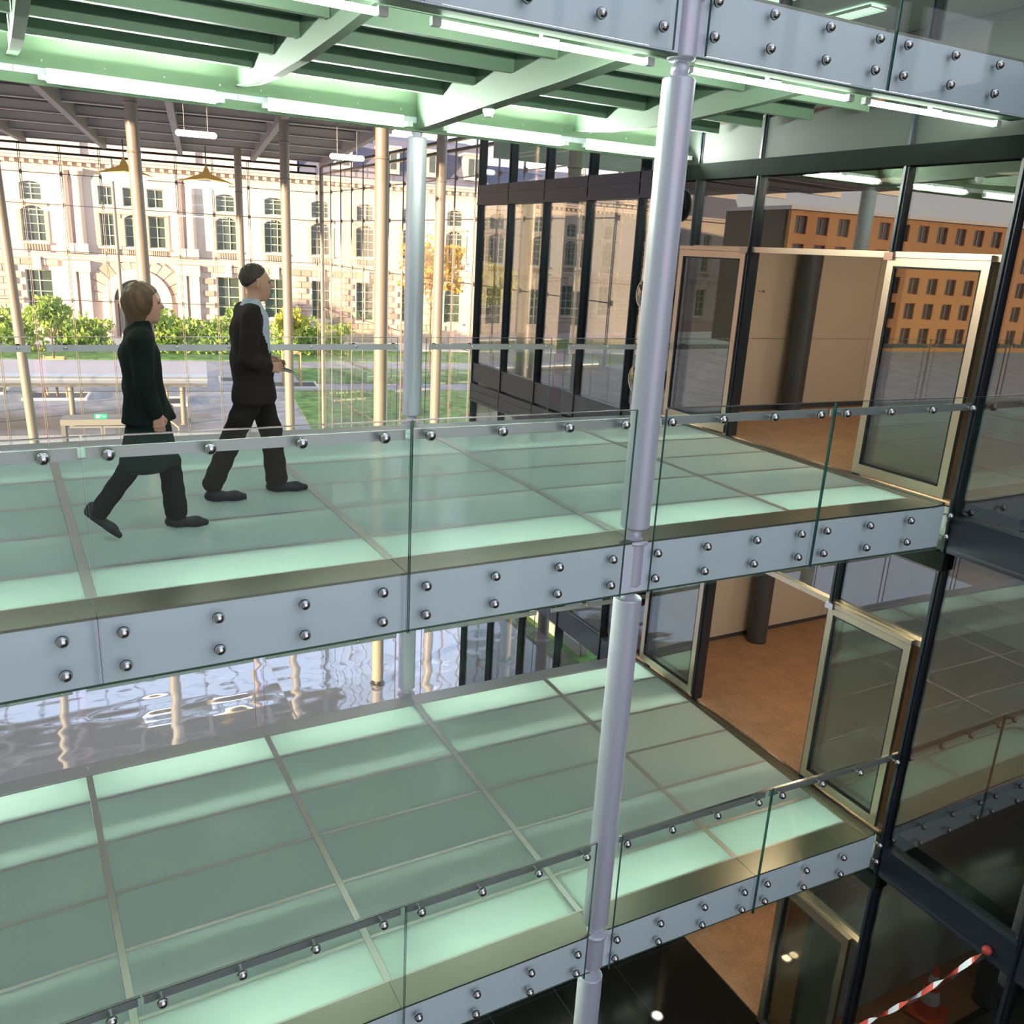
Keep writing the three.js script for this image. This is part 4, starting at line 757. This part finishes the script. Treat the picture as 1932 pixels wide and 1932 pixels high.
// the man
{
  const J = { hs: 1.04, head: [-0.02, 1.672, 0], neck: [-0.075, 1.5, 0], chest: [-0.08, 1.28, 0], sho: [-0.09, 1.46, 0], pelvis: [-0.06, 0.97, 0], shoR: [-0.1, 1.44, 0.19], elbR: [-0.16, 1.13, 0.24], wriR: [0.01, 1.055, 0.17], shoL: [-0.09, 1.44, -0.19], elbL: [-0.12, 1.14, -0.23], wriL: [0.05, 1.06, -0.08],
    hipR: [-0.06, 0.93, 0.09], kneR: [-0.27, 0.5, 0.1], ankR: [-0.43, 0.1, 0.09], hipL: [-0.06, 0.93, -0.09], kneL: [0.07, 0.51, -0.08], ankL: [0.11, 0.1, -0.06],
    handR: [[0.94, -0.05, -0.33], [-0.1, 0.94, -0.3], [0.33, 0.12, -0.93].map((v) => -v * -1)], handL: [[0.96, -0.08, 0.24], [0.05, 0.95, 0.3], [-0.25, -0.05, 0.96]] };
  J.handR[2] = [-0.3, 0.1, -0.94];
  const cloth = (c) => phys({ color: c, roughness: 0.9, specularIntensity: 0.25 });
  const charcoal = cloth(rgb(0.018, 0.012, 0.012)), trouser = cloth(rgb(0.015, 0.012, 0.01)), shirt = std(rgb(0.42, 0.45, 0.54), 0.8), hairM = std(rgb(0.03, 0.02, 0.014), 0.7);
  const t = person('man in a charcoal suit and pale shirt striding right, dark folder in his hands', [-2.28, 0.004, -1.87], J, (t) => {
    const coat = union([cap([-0.085, 1.44, 0.13], [-0.085, 1.44, -0.13], 0.085, 0.085), cap([-0.09, 1.32, 0.06], [-0.085, 1.05, 0.06], 0.135, 0.135), cap([-0.09, 1.32, -0.06], [-0.085, 1.05, -0.06], 0.135, 0.135), cap([-0.08, 1.05, 0.06], [-0.09, 0.8, 0.07], 0.14, 0.165), cap([-0.08, 1.05, -0.06], [-0.03, 0.8, -0.07], 0.14, 0.15)], 0.06);
    const sl = union([cap(J.shoR, J.elbR, 0.075, 0.066), cap(J.elbR, mid(J.elbR, J.wriR, 0.9), 0.064, 0.05), cap(J.shoL, J.elbL, 0.075, 0.066), cap(J.elbL, mid(J.elbL, J.wriL, 0.9), 0.064, 0.05)], 0.02);
    const vee = (x, y, z) => { const w = 0.025 + Math.max(0, (y - 1.1)) * 0.3; return Math.max(-(x + 0.06 - Math.max(0, y - 1.3) * 0.1), Math.abs(z - 0.085) - w, 1.1 - y); };
    part(t, 'jacket', netMesh([-0.42, 0.66, -0.36], [0.24, 1.6, 0.36], 0.008, (x, y, z) => { const d = smin(coat(x, y, z), sl(x, y, z), 0.04) + 0.004 * Math.sin(y * 34 + x * 22) * Math.sin(z * 18); return Math.max(d, 0.775 + 0.02 * x - y, -vee(x, y, z), y - 1.53); }), charcoal);
    const collar = [rod(V(-0.06, 1.51, 0.12), V(0.035, 1.13, 0.1), 0.014), rod(V(0.0, 1.5, -0.07), V(0.06, 1.13, 0.0), 0.014)];
    part(t, 'lapel', collar, charcoal);
    part(t, 'shirt', netMesh([-0.2, 1.0, -0.16], [0.16, 1.58, 0.16], 0.007, (x, y, z) => { const d = union([cap([-0.07, 1.4, 0.05], [-0.06, 1.1, 0.05], 0.118, 0.115), cap([-0.07, 1.4, -0.05], [-0.06, 1.1, -0.05], 0.118, 0.115), cap([-0.07, 1.49, 0], [-0.065, 1.55, 0], 0.07, 0.064)], 0.05)(x, y, z); return Math.max(d, -0.06 - x - (y > 1.5 ? 0.1 : 0), y - 1.555); }), shirt);
    const legs = union([cap(J.hipR, J.kneR, 0.115, 0.083), cap(J.kneR, [-0.425, 0.15, 0.09], 0.08, 0.078), cap(J.hipL, J.kneL, 0.115, 0.085), cap(J.kneL, [0.1, 0.12, -0.06], 0.083, 0.088), cap([-0.06, 1.0, 0.04], [-0.06, 0.95, -0.04], 0.13, 0.13)], 0.03);
    part(t, 'trousers', netMesh([-0.6, 0.03, -0.25], [0.28, 1.14, 0.26], 0.008, (x, y, z) => Math.max(legs(x, y, z) + 0.003 * Math.sin(y * 46 + x * 30), 0.062 - y + (x < -0.2 ? 0.035 : 0), y - 1.08)), trouser);
    part(t, 'shoe', netMesh([-0.56, -0.01, 0.0], [-0.18, 0.2, 0.18], 0.005, shoe([-0.475, 0.0, 0.09], [-0.175, 0.0, 0.09], 1.12)), shoeMat);
    part(t, 'shoe', netMesh([0.0, -0.01, -0.16], [0.4, 0.2, 0.06], 0.005, shoe([0.03, 0, -0.06], [0.345, 0, -0.05], 1.15)), shoeMat);
    const hd = J.head, skullc = ell([hd[0] - 0.026, hd[1] + 0.042, hd[2]], [0.106, 0.1, 0.087]);
    part(t, 'hair', netMesh([hd[0] - 0.16, hd[1] - 0.09, -0.12], [hd[0] + 0.12, hd[1] + 0.17, 0.12], 0.005, (x, y, z) => Math.max(skullc(x, y, z) + 0.004 * Math.sin(x * 130) * Math.sin(z * 140 + y * 90) + 0.006 * Math.max(0, 1 - (y - hd[1] + 0.075) / 0.06), (x - hd[0] - 0.045) * 0.75 - (y - hd[1] - 0.075) * 0.9, hd[1] - 0.075 - y + Math.max(0, x - hd[0] + 0.035) * 1.9)), hairM);
  });
  const f = thing('folder', 'dark slim folder held at the waist by the man in the suit', 'folder', [-2.28 + 0.13, 1.03, -1.87 + 0.02], 0);
  part(f, 'cover', new RoundedBoxGeometry(0.17, 0.022, 0.13, 2, 0.008), std(rgb(0.01, 0.01, 0.012), 0.5)); part(f, 'pages', box(-0.09, 0.105, -0.006, 0.006, -0.07, 0.07), std(rgb(0.3, 0.28, 0.25), 0.8));
  f.rotation.z = -0.25;
}
// the woman
{
  const J = { hs: 0.97, head: [0.025, 1.555, 0], neck: [-0.02, 1.4, 0], chest: [-0.03, 1.2, 0], sho: [-0.03, 1.35, 0], pelvis: [-0.01, 0.92, 0], shoR: [-0.03, 1.33, 0.165], elbR: [-0.03, 1.06, 0.2], wriR: [0.03, 0.86, 0.19], shoL: [-0.03, 1.33, -0.165], elbL: [0.0, 1.06, -0.2], wriL: [0.1, 0.88, -0.18],
    hipR: [0, 0.88, 0.08], kneR: [-0.16, 0.47, 0.09], ankR: [-0.36, 0.2, 0.09], hipL: [0, 0.88, -0.08], kneL: [0.12, 0.48, -0.07], ankL: [0.155, 0.1, -0.05],
    handR: [[0.15, -0.98, 0.0], [0.95, 0.15, 0.1], [-0.1, 0.0, -0.98]], handL: [[0.3, -0.95, 0.0], [0.9, 0.3, -0.1], [0.1, 0, 0.98]] };
  const cloth = (c) => phys({ color: c, roughness: 0.9, specularIntensity: 0.25 });
  const black = cloth(rgb(0.006, 0.009, 0.008)), skirtM = cloth(rgb(0.008, 0.02, 0.016)), brown = std(rgb(0.085, 0.045, 0.018), 0.6), boot = std(rgb(0.008, 0.012, 0.012), 0.7);
  person('woman with brown hair in a black coat and dark green skirt striding right', [-3.19, 0.004, -1.16], J, (t) => {
    const coat = union([cap([-0.03, 1.33, 0.11], [-0.03, 1.33, -0.11], 0.08, 0.08), cap([-0.03, 1.22, 0.05], [-0.02, 1.0, 0.05], 0.125, 0.11), cap([-0.03, 1.22, -0.05], [-0.02, 1.0, -0.05], 0.125, 0.11), cap([-0.02, 1.0, 0.05], [-0.03, 0.78, 0.06], 0.115, 0.15), cap([-0.02, 1.0, -0.05], [0.03, 0.78, -0.06], 0.115, 0.15), cap([-0.02, 1.36, 0], [-0.01, 1.44, 0], 0.075, 0.065)], 0.05);
    const sl = union([cap(J.shoR, J.elbR, 0.07, 0.062), cap(J.elbR, mid(J.elbR, J.wriR, 0.9), 0.06, 0.046), cap(J.shoL, J.elbL, 0.07, 0.062), cap(J.elbL, mid(J.elbL, J.wriL, 0.9), 0.06, 0.046)], 0.02);
    part(t, 'coat', netMesh([-0.3, 0.68, -0.34], [0.3, 1.5, 0.34], 0.008, (x, y, z) => Math.max(smin(coat(x, y, z), sl(x, y, z), 0.04) + 0.004 * Math.sin(y * 30 + x * 24) * Math.sin(z * 19), 0.79 - y, y - 1.45)), black);
    const sk = union([cap([0, 0.92, 0.05], [-0.06, 0.52, 0.07], 0.11, 0.15), cap([0, 0.92, -0.05], [0.05, 0.5, -0.06], 0.11, 0.13)], 0.08);
    part(t, 'skirt', netMesh([-0.34, 0.38, -0.28], [0.3, 1.0, 0.3], 0.008, (x, y, z) => Math.max(sk(x, y, z) + 0.008 * Math.sin(Math.atan2(z, x) * 9) * Math.max(0, (0.85 - y)), 0.465 - y, y - 0.98)), skirtM);
    const lg = union([cap(J.hipR, J.kneR, 0.085, 0.062), cap(J.kneR, J.ankR, 0.066, 0.06)], 0.02), lg2 = union([cap(J.hipL, J.kneL, 0.085, 0.07), cap(J.kneL, [0.14, 0.13, -0.05], 0.072, 0.078)], 0.02);
    part(t, 'trousers', netMesh([-0.52, 0.04, -0.2], [0.32, 0.86, 0.24], 0.008, (x, y, z) => Math.max(Math.min(lg(x, y, z), Math.max(lg2(x, y, z), 0.065 - y)) + 0.002 * Math.sin(y * 60), y - 0.82, -((x + 0.36) * 0.6 + (y - 0.2)) - 0.03)), black);
    part(t, 'shoe', netMesh([-0.48, -0.02, 0.0], [-0.18, 0.32, 0.18], 0.005, shoe([-0.42, 0.17, 0.09], [-0.24, -0.002, 0.09], 1.0)), boot);
    part(t, 'shoe', netMesh([0.04, -0.01, -0.15], [0.4, 0.2, 0.06], 0.005, shoe([0.08, 0, -0.05], [0.345, 0, -0.045], 1.05)), shoeMat);
    const hd = J.head, hairF = union([ell([hd[0] - 0.024, hd[1] + 0.035, 0], [0.112, 0.104, 0.096]), cap([hd[0] - 0.05, hd[1] - 0.02, 0], [hd[0] - 0.06, hd[1] - 0.13, 0], 0.085, 0.06)], 0.05);
    part(t, 'hair', netMesh([hd[0] - 0.2, hd[1] - 0.24, -0.14], [hd[0] + 0.13, hd[1] + 0.17, 0.14], 0.005, (x, y, z) => Math.max(hairF(x, y, z) + 0.004 * Math.sin(x * 90 + y * 30) * Math.sin(z * 120), (x - hd[0] - 0.04) - Math.max(0, y - hd[1] - 0.055) * 1.5)), brown);
  });
}
renderer.render(scene, camera);
